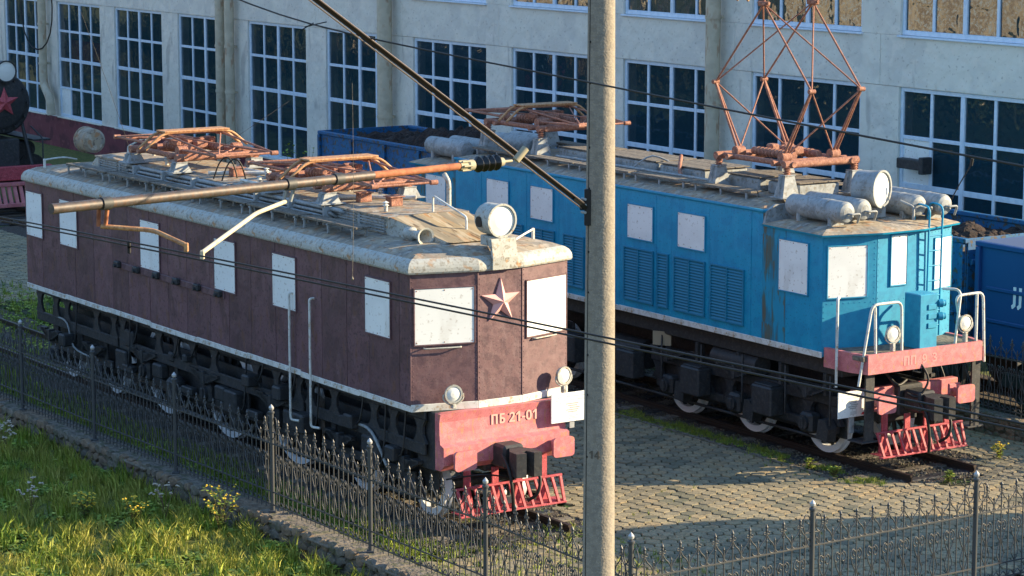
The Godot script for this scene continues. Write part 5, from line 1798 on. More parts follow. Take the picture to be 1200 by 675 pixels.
# ---------------------------------------------------------------- open wagons
func gondola(at_s: float, l: float, label: String, called: String) -> Node3D:
	var o := thing(called, label, "wagon", pb(at_s, 0, -5.9), -B_TH)
	var st := M()
	var hw := 1.5
	var y0 := 1.25
	var y1 := 3.3
	bx(st, Vector3(0.0, y0 - 0.1, -hw), Vector3(l, y0, hw), 0.01)
	put(st, "floor", MT.wagon_blue, o)
	for w in [1.0, -1.0]:
		st = M()
		bx(st, Vector3(0.0, y0, w * hw - 0.02), Vector3(l, y1, w * hw + 0.02), 0.01)
		for k in 2: bx(st, Vector3(0.3, y0 + 0.55 + k * 0.65, w * (hw + 0.04) - 0.02), Vector3(l - 0.3, y0 + 0.63 + k * 0.65, w * (hw + 0.04) + 0.02), 0.015)
		put(st, "side_wall", MT.wagon_blue, o)
		st = M()
		bx(st, Vector3(-0.03, y1, w * hw - 0.07), Vector3(l + 0.03, y1 + 0.1, w * hw + 0.07), 0.015)
		put(st, "top_rim", MT.wagon_blue, o)
		var n := maxi(2, int(l / 1.85))
		for k in n + 1:
			st = M()
			var s := lerpf(0.07, l - 0.07, float(k) / n)
			bx(st, Vector3(s - 0.06, y0 - 0.1, minf(w * (hw + 0.021), w * (hw + 0.1))), Vector3(s + 0.06, y1 - 0.002, maxf(w * (hw + 0.021), w * (hw + 0.1))), 0.01)
			put(st, "stake", MT.wagon_blue, o)
	for e in [0.0, l]:
		st = M()
		bx(st, Vector3(e - 0.02, y0, -hw + 0.021), Vector3(e + 0.02, y1 + 0.1, hw - 0.021), 0.008)
		for k in 3: bx(st, Vector3(e - 0.06, y0 + 0.3 + k * 0.65, -hw + 0.1), Vector3(e + 0.06, y0 + 0.42 + k * 0.65, hw - 0.1), 0.015)
		put(st, "end_wall", MT.wagon_blue, o)
	st = M()
	bx(st, Vector3(-0.1, 0.85, -0.4), Vector3(l + 0.1, y0 - 0.1, 0.4), 0.02)
	put(st, "centre_sill", MT.black_iron, o)
	for s in ([1.2, 2.9, l - 2.9, l - 1.2] if l > 8.0 else [0.8, l - 0.8]):
		for w in [-0.76, 0.76]:
			st = M()
			lathe(st, Vector3(s, 0.475, w), Vector3(0, 0, signf(w)), [[0.0, -0.06], [0.475, -0.06], [0.475, 0.06], [0.38, 0.06], [0.36, 0.03], [0.0, 0.05]], 26)
			put(st, "wheel", MT.black_iron, o)
			st = M()
			bx(st, Vector3(s - 0.5, 0.42, signf(w) * 1.02 - 0.06), Vector3(s + 0.5, 0.72, signf(w) * 1.02 + 0.06), 0.03)
			put(st, "side_bogie", MT.black_iron, o)
	return o

func heap(called: String, label: String, at_s: float, l: float, high: float, sd: int, m: Material) -> void:
	var nz := FastNoiseLite.new()
	nz.seed = sd
	nz.frequency = 0.9
	nz.fractal_octaves = 4
	var st := M()
	var ns := int(l / 0.11)
	var nw := 26
	var g := []
	for i in ns + 1:
		var row := []
		for j in nw + 1:
			var s := l * i / ns
			var w := -1.46 + 2.92 * j / nw
			var e := minf(1.0, minf(s, l - s) / 1.6) * minf(1.0, (1.46 - absf(w)) / 0.9)
			row.append(Vector3(s, (3.1 if high > 0.1 else 2.85) + high * e * (0.75 + 0.35 * sin(s * 0.9 + sd)) + nz.get_noise_2d(s * 1.2, w * 1.2) * 0.28, w))
		g.append(row)
	st.set_smooth_group(-1)
	for i in ns:
		for j in nw:
			face(st, [g[i][j], g[i + 1][j], g[i + 1][j + 1]], UP)
			face(st, [g[i][j], g[i + 1][j + 1], g[i][j + 1]], UP)
	var o := put(st, numbered(called), m, self, "stuff")
	o.position = pb(at_s, 0, -5.9)
	o.rotation.y = -B_TH
	o.set_meta("label", label)
	o.set_meta("category", "coal")

func make_wagons() -> void:
	gondola(-29.8, 13.2, "blue open wagon heaped with dark coal beside the depot windows", "open_wagon")
	heap("coal_load", "dark brown coal heaped above the rim of the blue wagon", -29.75, 13.1, 0.55, 3, MT.coal)
	gondola(-16.1, 13.45, "blue open wagon mostly hidden behind the blue locomotive", "open_wagon")
	heap("coal_load", "dark coal in the wagon hidden behind the blue locomotive", -16.05, 13.35, 0.2, 9, MT.coal)
	var o := gondola(-2.3, 3.2, "short dark blue open wagon with white stencilled figures beyond the blue locomotive", "short_wagon")
	for ch in o.get_children():
		if ch is MeshInstance3D and ch.material_override == MT.wagon_blue: ch.material_override = MT.wagon_dark
	# stencilled figures
	var st := M()
	for k in 2:
		extrude(st, [Vector2(1.02 + k * 0.16, 2.16), Vector2(1.05 + k * 0.16, 2.16), Vector2(1.12 + k * 0.16, 2.22), Vector2(1.13 + k * 0.16, 2.6), Vector2(1.05 + k * 0.16, 2.6), Vector2(1.05 + k * 0.16, 2.26), Vector2(1.0 + k * 0.16, 2.22)], 1.522, 1.526)
	extrude(st, [Vector2(1.45, 2.32), Vector2(1.6, 2.62), Vector2(1.62, 2.62), Vector2(1.62, 2.32)], 1.522, 1.526)
	extrude(st, [Vector2(1.66, 2.12), Vector2(1.74, 2.12), Vector2(1.74, 2.64), Vector2(1.66, 2.64)], 1.522, 1.526)
	put(st, "lettering", MT.letter_white, o)

# ---------------------------------------------------------------- wrought iron fences on stone plinths
var BAR_TALL: ArrayMesh
var BAR_SHORT: ArrayMesh
var SCROLL: ArrayMesh
var POST: ArrayMesh
var POST_TOP: ArrayMesh
var POST_SCROLL: ArrayMesh

func curl(c0: Vector2, r: float, a0: float, turns: float, n: int) -> Array:
	var out := []
	for i in n + 1:
		var t := float(i) / n
		var a := a0 + turns * TAU * t
		var rr := r * (1.0 - 0.65 * t)
		out.append(Vector3(c0.x + cos(a) * rr, c0.y + sin(a) * rr, 0))
	return out

func make_fence_kit() -> void:
	var st := M()
	tube(st, [Vector3(0, 0.05, 0), Vector3(0, 1.46, 0)], 0.0098, 5)
	lathe(st, Vector3(0, 1.44, 0), UP, [[0.008, 0.0], [0.02, 0.02], [0.016, 0.05], [0.022, 0.07], [0.0, 0.12]], 6)
	lathe(st, Vector3(0, 1.3, 0), UP, [[0.008, 0.0], [0.018, 0.015], [0.008, 0.03]], 6)
	BAR_TALL = st.commit()
	st = M()
	tube(st, [Vector3(0, 0.05, 0), Vector3(0, 1.3, 0)], 0.0098, 5)
	lathe(st, Vector3(0, 1.29, 0), UP, [[0.009, 0.0], [0.014, 0.02], [0.0, 0.06]], 6)
	BAR_SHORT = st.commit()
	st = M()
	for m in [-1.0, 1.0]:
		XF = Transform3D(Basis(Vector3(m, 0, 0), UP, Vector3(0, 0, 1)), Vector3.ZERO)
		tube(st, curl(Vector2(0.034, 1.43), 0.026, -2.6, 0.9, 7), 0.0095, 4)
		tube(st, bend([Vector3(0.0, 1.41, 0), Vector3(0.045, 1.33, 0), Vector3(0.1, 1.275, 0), Vector3(0.14, 1.19, 0), Vector3(0.1, 1.14, 0), Vector3(0.05, 1.165, 0), Vector3(0.045, 1.205, 0)], 3), 0.0098, 4)
		tube(st, bend([Vector3(0.03, 0.87, 0), Vector3(0.06, 0.9, 0), Vector3(0.035, 0.95, 0), Vector3(0.0, 0.93, 0)], 3), 0.0098, 4)
		tube(st, bend([Vector3(0.035, 0.86, 0), Vector3(0.055, 0.83, 0), Vector3(0.095, 0.86, 0), Vector3(0.1, 0.92, 0), Vector3(0.055, 0.97, 0), Vector3(0.012, 0.92, 0)], 3), 0.0098, 4)
		tube(st, bend([Vector3(0.095, 0.86, 0), Vector3(0.06, 0.74, 0), Vector3(0.02, 0.66, 0), Vector3(0.05, 0.56, 0), Vector3(0.07, 0.47, 0), Vector3(0.03, 0.38, 0), Vector3(0.012, 0.34, 0)], 3), 0.0098, 4)
		tube(st, bend([Vector3(0.0, 0.12, 0), Vector3(0.07, 0.2, 0), Vector3(0.14, 0.12, 0)], 3), 0.0095, 4)
	XF = Transform3D.IDENTITY
	SCROLL = st.commit()
	st = M()
	tube(st, [Vector3(0, -0.05, 0), Vector3(0, 1.66, 0)], 0.036, 10)
	lathe(st, Vector3(0, 1.62, 0), UP, [[0.036, 0.0], [0.05, 0.01], [0.05, 0.035], [0.03, 0.05], [0.0, 0.07]], 12)
	bx(st, Vector3(-0.06, -0.01, -0.06), Vector3(0.06, 0.03, 0.06), 0.006)
	POST = st.commit()
	st = M()
	lathe(st, Vector3(0, 1.67, 0), UP, [[0.015, 0.0], [0.04, 0.025], [0.042, 0.055], [0.02, 0.085], [0.0, 0.11]], 8)
	POST_TOP = st.commit()
	st = M()
	for m in [-1.0, 1.0]:
		XF = Transform3D(Basis(Vector3(m, 0, 0), UP, Vector3(0, 0, 1)), Vector3.ZERO)
		tube(st, [Vector3(0.13, 0.1, 0), Vector3(0.13, 1.32, 0)], 0.0098, 5)
		tube(st, bend([Vector3(0.13, 1.32, 0), Vector3(0.17, 1.45, 0), Vector3(0.13, 1.57, 0), Vector3(0.07, 1.56, 0), Vector3(0.05, 1.5, 0)], 4), 0.0095, 4)
		tube(st, bend([Vector3(0.13, 1.32, 0), Vector3(0.07, 1.36, 0), Vector3(0.06, 1.44, 0), Vector3(0.09, 1.46, 0)], 4), 0.0098, 4)
		tube(st, [Vector3(0.03, 1.32, 0), Vector3(0.13, 1.32, 0)], 0.010, 4)
		tube(st, bend([Vector3(0.03, 1.2, 0), Vector3(0.08, 1.24, 0), Vector3(0.11, 1.18, 0), Vector3(0.07, 1.12, 0)], 3), 0.0098, 4)
	XF = Transform3D.IDENTITY
	POST_SCROLL = st.commit()

# posts: world points on the plinth top
func fence(label: String, posts: Array, first: bool = true) -> void:
	var p0: Vector3 = posts[0]
	var o := thing("iron_fence", label, "fence", p0, 0.0)
	for i in posts.size():
		var a: Vector3 = posts[i] - p0
		var dir: Vector3 = (posts[mini(i + 1, posts.size() - 1)] - posts[maxi(i - 1, 0)]).normalized()
		var bs := Basis(dir, UP, dir.cross(UP))
		var po := part("post", o, a) if (first or i > 0) else null
		if po == null:
			po = Node3D.new()
		share(POST, "shaft", MT.fence_paint, po, Transform3D.IDENTITY)
		share(POST_TOP, "finial", MT.finial_silver, po, Transform3D.IDENTITY)
		share(POST_SCROLL, "post_scroll", MT.fence_paint, po, Transform3D(bs, Vector3.ZERO))
		if not po.is_inside_tree(): po.free()
		if i == posts.size() - 1: break
		var b: Vector3 = posts[i + 1] - p0
		var l := a.distance_to(b)
		dir = (b - a) / l
		bs = Basis(dir, UP, dir.cross(UP))
		var pn := part("panel", o, a)
		pn.basis = bs
		var st := M()
		for y in [0.12, 0.33, 1.13]:
			bx(st, Vector3(0.036, y - 0.012, -0.008), Vector3(l - 0.036, y + 0.012, 0.008), 0.002)
		put(st, "rail", MT.fence_paint, pn)
		var inner := l - 0.44
		var n := int(round(inner / 0.29))
		var step := inner / n
		for k in n + 1:
			var x := 0.22 + k * step
			share(BAR_TALL, "tall_bar", MT.fence_paint, pn, Transform3D(Basis(UP, rng.randfn(0, 0.1)), Vector3(x, 0, 0)))
			share(SCROLL, "scrollwork", MT.fence_paint, pn, Transform3D(Basis.from_scale(Vector3(step / 0.29, 1, 1)), Vector3(x, 0, 0)))
			if k < n: share(BAR_SHORT, "short_bar", MT.fence_paint, pn, Transform3D(Basis.IDENTITY, Vector3(x + step * 0.5, 0, 0)))

func stone_mesh(r: RandomNumberGenerator) -> ArrayMesh:
	# irregular block: x along the wall, y up, z outward, about unit size
	var st := M()
	var n := 6
	var ring := []
	for k in n:
		var a := TAU * (k + 0.5) / n + r.randf_range(-0.22, 0.22)
		var e := 0.5 / maxf(absf(cos(a)), absf(sin(a)))
		ring.append(Vector2(cos(a), sin(a)) * e * r.randf_range(0.86, 0.98))
	var top := []
	for k in n: top.append(Vector3(ring[k].x * 0.8, ring[k].y * 0.8, 0.5 + r.randf_range(-0.08, 0.08)))
	var cen := Vector3(0, 0, 0.56)
	for k in n:
		var j := (k + 1) % n
		face(st, [top[k], top[j], cen], Vector3(0, 0, 1))
		var a := Vector3(ring[k].x, ring[k].y, 0.25)
		var b := Vector3(ring[j].x, ring[j].y, 0.25)
		face(st, [top[k], top[j], b, a], Vector3(a.x + b.x, a.y + b.y, 0.6))
		face(st, [a, b, Vector3(b.x, b.y, -0.5), Vector3(a.x, a.y, -0.5)], Vector3(a.x + b.x, a.y + b.y, 0))
	return st.commit()

func plinth(label: String, a: Vector3, b: Vector3, width: float, low: float, high: float, face_sides: Array, stones: bool) -> void:
	var l := a.distance_to(b)
	var dir := (b - a) / l
	var o := thing("stone_plinth", label, "wall", a)
	o.basis = Basis(dir, UP, dir.cross(UP))
	var st := M()
	bx(st, Vector3(0, low, -width * 0.5 + 0.05), Vector3(l, high - 0.06, width * 0.5 - 0.05), 0.01)
	put(st, "mortar_core", MT.stone, o)
	var r := RandomNumberGenerator.new()
	r.seed = int(l * 100.0)
	# uneven coping slabs
	var x := 0.0
	while x < l - 0.05:
		var w := minf(r.randf_range(0.7, 1.3), l - x)
		st = M()
		var dz := r.randf_range(-0.03, 0.03)
		bx(st, Vector3(x + 0.008, high - 0.065, -width * 0.5 + dz), Vector3(x + w - 0.008, high + r.randf_range(-0.012, 0.004), width * 0.5 + dz), 0.02)
		put(st, "coping_slab", MT.stone if r.randf() < 0.6 else MT.stone_warm, o)
		x += w
	if not stones: return
	var kinds := []
	for k in 7: kinds.append(stone_mesh(r))
	for sd in face_sides:
		var y := low + 0.1
		var row := 0
		while y < high - 0.1:
			var rh := 0.17
			x = r.randf_range(-0.1, 0.0)
			while x < l:
				var w := r.randf_range(0.18, 0.36)
				var bs := Basis(Vector3(sd, 0, 0), UP, Vector3(0, 0, sd)) * Basis.from_scale(Vector3(w, rh * r.randf_range(0.95, 1.3), 0.09))
				if r.randf() < 0.95: share(kinds[r.randi() % 7], "stone", MT.stone if r.randf() < 0.55 else MT.stone_warm, o, Transform3D(bs.rotated(Vector3(0, 0, 1), r.randfn(0, 0.16)), Vector3(clampf(x + w * 0.5, 0.1, l - 0.1), y + rh * 0.5 + r.randf_range(-0.02, 0.02), sd * (width * 0.5 - 0.045))))
				x += w
			y += rh
			row += 1

func make_fences() -> void:
	make_fence_kit()
	var top := 0.44
	var ss := [8.9, 5.25, 2.1, -0.98, -4.35, -7.55, -10.85, -14.1, -17.4, -20.6]
	var posts := []
	var wv := [3.76, 3.66, 3.72, 3.76, 3.85, 3.93, 3.95, 4.0, 4.05, 4.1]
	for k in ss.size(): posts.append(pa(ss[k], top, wv[k]))
	fence("black scrolled iron fence on the stone plinth alongside the maroon locomotive", posts)
	plinth("long low rubble-stone plinth under the fence beside the maroon locomotive", pa(-22.0, 0, 4.02), pa(9.15, 0, 3.68), 0.56, -0.3, top, [1.0], true)
	posts = []
	for k in 5: posts.append(pa(8.9 - k * 0.08, top, 3.42 - k * 3.1 + (0.3 if k == 0 else 0.33)))
	posts[0] = pa(8.9, top, 3.76)
	fence("scrolled iron fence across the paved yard in front of the locomotives", posts, false)
	plinth("low plinth under the iron fence across the paved yard", pa(8.88, 0, 3.28), pa(8.55, 0, -11.0), 0.5, -0.3, top, [1.0, -1.0], true)
	posts = []
	for k in 4: posts.append(pb(-5.6 + k * 3.1, 0.26, -3.28 - k * 0.06))
	fence("iron fence behind the blue locomotive in front of the short blue wagon", posts)
	plinth("dark plinth under the fence behind the blue locomotive", pb(-6.0, 0, -3.26), pb(4.2, 0, -3.5), 0.4, -0.3, 0.26, [1.0], true)

# ---------------------------------------------------------------- concrete mast, cantilever and wires
func make_pole() -> void:
	var o := thing("concrete_mast", "tall round concrete mast with a black bracket standing in front of the locomotives", "mast", Vector3(0.93, 0, -27.0))
	var st := M()
	lathe(st, Vector3.ZERO, UP, [[0.0, -0.4], [0.19, -0.4], [0.185, 0.5], [0.172, 3.2], [0.142, 9.3], [0.135, 11.0], [0.0, 11.0]], 48)
	put(st, "shaft", MT.pole_concrete, o)
	st = M()
	for k in 40:
		var y := 3.0 + k * 0.2
		var r := lerpf(0.172, 0.142, (y - 3.2) / 6.1)
		var a := PI * 0.82
		bx(st, Vector3(cos(a) * r - 0.004, y, sin(a) * r - 0.004), Vector3(cos(a) * r + 0.004, y + 0.2, sin(a) * r + 0.006))
	put(st, "earth_wire", MT.cable_black, o)
	st = M()
	for k in 9:
		var y := 4.5 + k * 0.55 + (0.12 if k % 2 else 0.0)
		var r := lerpf(0.172, 0.142, (y - 3.2) / 6.1)
		var a := PI * 0.8
		cb(st, Vector3(cos(a) * r, y, sin(a) * r), Vector3(0.022, 0.022, 0.022), 0.004)
	put(st, "wire_clip", MT.cable_black, o)
	var br := part("bracket", o)
	st = M()
	bx(st, Vector3(-0.172, 6.98, 0.02), Vector3(-0.1, 7.36, 0.115), 0.004)
	bx(st, Vector3(-0.22, 7.14, 0.05), Vector3(-0.172, 7.24, 0.09), 0.004)
	put(st, "plate", MT.cable_black, br)
	st = M()
	for y in [7.12, 7.2, 7.26]: cyl(st, Vector3(-0.2, y, 0.08), Vector3(-0.16, y, 0.14), 0.014, 8)
	put(st, "bolt", MT.grey_paint, br)
	var f := Basis(Vector3(1, 0, 0), UP, Vector3(0, 0, 1))
	lettering("14", 0.085, MT.number_black, o, Transform3D(Basis(UP, -0.35), Vector3(-0.058, 4.53, 0.157)))
	# tie strut of two channels
	var sp := thing("tie_strut", "brown steel channel strut rising from the mast bracket", "strut", Vector3(0.74, 7.2, -26.86))
	var e := Vector3(-2.59, 2.24, 2.36)
	var dir := e.normalized()
	var side := dir.cross(Vector3(0, 0, 1)).normalized()
	var outn := dir.cross(side).normalized()
	st = M()
	XF = Transform3D(Basis(dir, side, outn), Vector3.ZERO)
	for w in [-0.034, 0.027]:
		bx(st, Vector3(0.0, w - 0.006, -0.022), Vector3(5.2, w + 0.006, 0.022), 0.001)
	XF = Transform3D.IDENTITY
	put(st, "flanges", MT.strut_steel, sp)
	st = M()
	XF = Transform3D(Basis(dir, side, outn), Vector3.ZERO)
	bx(st, Vector3(0.0, -0.02, 0.002), Vector3(5.2, 0.02, 0.01))
	XF = Transform3D.IDENTITY
	put(st, "web", MT.strut_web, sp)
	st = M()
	XF = Transform3D(Basis(dir, side, outn), Vector3.ZERO)
	bx(st, Vector3(-0.06, -0.02, -0.02), Vector3(0.16, 0.02, 0.035), 0.004)
	XF = Transform3D.IDENTITY
	put(st, "end_fork", MT.cable_black, sp)
	# cantilever tube with insulator
	var a := Vector3(0.04, 7.763, -26.0)
	var z := Vector3(-3.912, 7.801, -21.8)
	var ct := thing("cantilever_tube", "grey and rusty catenary cantilever tube reaching across the locomotive roofs", "cantilever", a)
	var v := z - a
	var u := v.normalized()
	st = M()
	tube(st, [u * 0.8, u * 2.05], 0.036, 12)
	put(st, "rusty_section", MT.orange_rust, ct)
	st = M()
	tube(st, [u * 2.0, v], 0.046, 12)
	put(st, "grey_section", MT.dull_pipe, ct)
	st = M()
	var prof := []
	for i in 4: prof.append_array([[0.035, 0.28 + i * 0.085], [0.078, 0.285 + i * 0.085], [0.082, 0.3 + i * 0.085], [0.036, 0.345 + i * 0.085]])
	lathe(st, Vector3.ZERO, u, prof, 18)
	put(st, "insulator", MT.porcelain, ct)
	st = M()
	lathe(st, Vector3.ZERO, u, [[0.0, 0.06], [0.014, 0.06], [0.014, 0.18], [0.045, 0.2], [0.05, 0.28], [0.03, 0.285]], 14)
	lathe(st, Vector3.ZERO, u, [[0.036, 0.62], [0.055, 0.63], [0.055, 0.7], [0.04, 0.72], [0.04, 0.82]], 14)
	for k in 6:
		var an := TAU * k / 6
		var s1 := u.cross(UP).normalized()
		var s2 := u.cross(s1)
		var q := s1 * cos(an) * 0.05 + s2 * sin(an) * 0.05
		tube(st, [u * 0.68 + q, u * 0.8 + q], 0.012, 5)
	put(st, "insulator_cap", MT.cast_cream, ct)
	st = M()
	tube(st, [Vector3(0.0, 0.0, 0.0), Vector3(0.1, 0.12, -0.05)], 0.04, 6)
	put(st, "link_plate", MT.cast_cream, ct)
	for q in [0.425, 0.53, 0.9]:
		st = M()
		cyl(st, v * q - u * 0.05, v * q + u * 0.05, 0.058, 12)
		put(st, "pipe_clamp", MT.black_iron, ct)
	# drop bracket and registration arms
	for ar in [[Vector3(-3.556, 7.77, -22.3), [Vector3(-3.575, 7.586, -22.3), Vector3(-3.116, 7.551, -22.3), Vector3(-2.8, 7.46, -22.02)], MT.copper_tan], [Vector3(-2.07, 7.745, -24.0), [Vector3(-2.112, 7.594, -24.0), Vector3(-2.343, 7.546, -23.5), Vector3(-2.685, 7.37, -22.2)], MT.cream_pipe]]:
		st = M()
		var h: Vector3 = ar[0] - a
		var lo: Vector3 = ar[1][0] - a
		tube(st, [h + Vector3(-0.03, 0.03, 0), lo + Vector3(-0.02, 0, 0)], 0.02, 6)
		tube(st, [h + Vector3(0.05, 0.03, 0), lo + Vector3(0.04, 0, 0)], 0.02, 6)
		put(st, "drop_bracket", MT.orange_rust if ar[2] == MT.copper_tan else MT.grey_paint, ct)
		st = M()
		var pts := []
		for p in ar[1]: pts.append(p - a)
		tube(st, fillet(pts, 0.08, 3), 0.021, 8)
		cb(st, pts[2] + Vector3(0, -0.02, 0), Vector3(0.04, 0.08, 0.04), 0.008)
		put(st, "registration_arm", ar[2], ct)
	# wires
	var w0 := Vector3(-7.0, 7.4, -26.8)
	var w1 := Vector3(3.6, 7.44, -13.95)
	for k in 2:
		var wire := thing("contact_wire", "%s of the pair of black contact wires crossing in front of the locomotives" % (["upper", "lower"][k]), "wire", w0, 0.0, "contact wires")
		st = M()
		var pts := []
		var dl := w1 - w0
		for i in 21:
			var t := i / 20.0
			var p := dl * t
			p.y += 0.03 * sin(t * PI) - k * lerpf(0.035, 0.045, t)
			p.x += k * 0.02
			pts.append(p)
		tube(st, pts, 0.0075, 6)
		put(st, "strand", MT.cable_black, wire)
		st = M()
		for t in [0.19, 0.345]: cb(st, dl * t - Vector3(0, k * 0.04, 0), Vector3(0.03, 0.07, 0.03), 0.006)
		put(st, "wire_clamp", MT.cable_black, wire)
	var mw := thing("messenger_cable", "single dark overhead cable running above the locomotives past the mast", "cable", Vector3(-3.6, 9.55, -28.2))
	st = M()
	var mp := []
	for p in [Vector3(-3.6, 9.55, -28.2), Vector3(-2.001, 9.147, -25.8), Vector3(0.726, 8.847, -22.0), Vector3(3.38, 8.694, -17.0), Vector3(4.5, 8.68, -14.8)]: mp.append(p - Vector3(-3.6, 9.55, -28.2))
	tube(st, bend(mp, 6), 0.0085, 6)
	put(st, "strand", MT.cable_black, mw)
	st = M()
	tube(st, [mp[1] + Vector3(-0.06, -0.03, 0), mp[1] + Vector3(0.16, 0.02, 0)], 0.006, 5)
	tube(st, [mp[1] + Vector3(-0.09, -0.06, 0.02), mp[1] + Vector3(0.03, 0.01, 0)], 0.006, 5)
	put(st, "splice", MT.cable_black, mw)
	for q in [[Vector3(-1.482, 8.7, -24.0), Vector3(-1.497, 6.88, -24.0), "thin hanging line with a knotted end over the maroon cab"], [Vector3(-3.85, 9.4, -23.2), Vector3(-3.42, 8.1, -23.2), "thin slack line hanging near the far end of the maroon roof"], [Vector3(-2.05, 8.55, -23.8), Vector3(-3.35, 7.72, -22.6), "thin diagonal stay line above the folded pantograph"]]:
		var hl := thing("hanging_line", q[2], "line", q[0])
		st = M()
		var dd: Vector3 = q[1] - q[0]
		tube(st, bend([Vector3.ZERO, dd * 0.5 + Vector3(0.01, 0, 0), dd], 4), 0.0018, 5)
		if q[2].begins_with("thin hanging"):
			lathe(st, dd - Vector3(0, 0.02, 0), UP, [[0.0, -0.02], [0.015, 0.0], [0.0, 0.03]], 6)
			tube(st, [dd, dd + Vector3(0.014, 0.5, 0)], 0.002, 4)
		put(st, "cord", MT.old_wood if q[2].begins_with("thin hanging") else MT.cable_black, hl)

# ---------------------------------------------------------------- vegetation
func tuft_mesh(sd: int, blades: int, h: float, spread: float, wid: float) -> ArrayMesh:
	var r := RandomNumberGenerator.new()
	r.seed = sd
	var st := M()
	for i in blades:
		var a := r.randf() * TAU
		var d := Vector3(cos(a), 0, sin(a))
		var sd2 := Vector3(-sin(a), 0, cos(a)) * wid * r.randf_range(0.6, 1.2)
		var base := Vector3(r.randf_range(-1, 1), 0, r.randf_range(-1, 1)) * spread * 0.5
		var hh := h * r.randf_range(0.5, 1.0)
		var lean := r.randf_range(0.15, 0.75) * hh
		var m := base + d * lean * 0.3 + UP * hh * 0.6
		var t := base + d * lean + UP * hh
		var n := (UP * 0.6 + d).normalized()
		quad(st, base - sd2, base + sd2, m + sd2 * 0.7, m - sd2 * 0.7, n)
		tri(st, m - sd2 * 0.7, m + sd2 * 0.7, t, n)
	return st.commit()

func leafy_mesh(sd: int, leaves: int, h: float, spread: float, size: float) -> ArrayMesh:
	var r := RandomNumberGenerator.new()
	r.seed = sd
	var st := M()
	for i in leaves:
		var a := r.randf() * TAU
		var rad := spread * sqrt(r.randf())
		var p := Vector3(cos(a) * rad, r.randf_range(0.1, 1.0) * h * (1.0 - 0.5 * rad / spread), sin(a) * rad)
		var b := r.randf() * TAU
		var d := Vector3(cos(b), r.randf_range(-0.5, 0.5), sin(b)).normalized() * size * r.randf_range(0.6, 1.3)
		var s := d.cross(UP).normalized() * size * 0.35
		var n := d.cross(s).normalized()
		if n.y < 0: n = -n
		tri(st, p, p + d * 0.5 + s, p + d, n)
		tri(st, p, p + d, p + d * 0.5 - s, n)
	return st.commit()

func scatter(called: String, label: String, mesh: Mesh, xs: Array, cols: Array) -> void:
	var mm := MultiMesh.new()
	mm.transform_format = MultiMesh.TRANSFORM_3D
	mm.use_colors = true
	mm.mesh = mesh
	mm.instance_count = xs.size()
	for i in xs.size():
		mm.set_instance_transform(i, xs[i])
		mm.set_instance_color(i, cols[i])
	var mi := MultiMeshInstance3D.new()
	mi.multimesh = mm
	mi.material_override = MT.leaf
	mi.name = numbered(called)
	add_child(mi)
	mi.set_meta("kind", "stuff")
	mi.set_meta("label", label)
	mi.set_meta("category", "grass")

func green(r: RandomNumberGenerator, dry: float) -> Color:
	var a := Color(0.09, 0.18, 0.018)
	var b := Color(0.32, 0.42, 0.045)
	var c3 := Color(0.58, 0.53, 0.13)
	return a.lerp(b, r.randf()).lerp(c3, clampf(dry + r.randfn(0, 0.22), 0.0, 1.0))

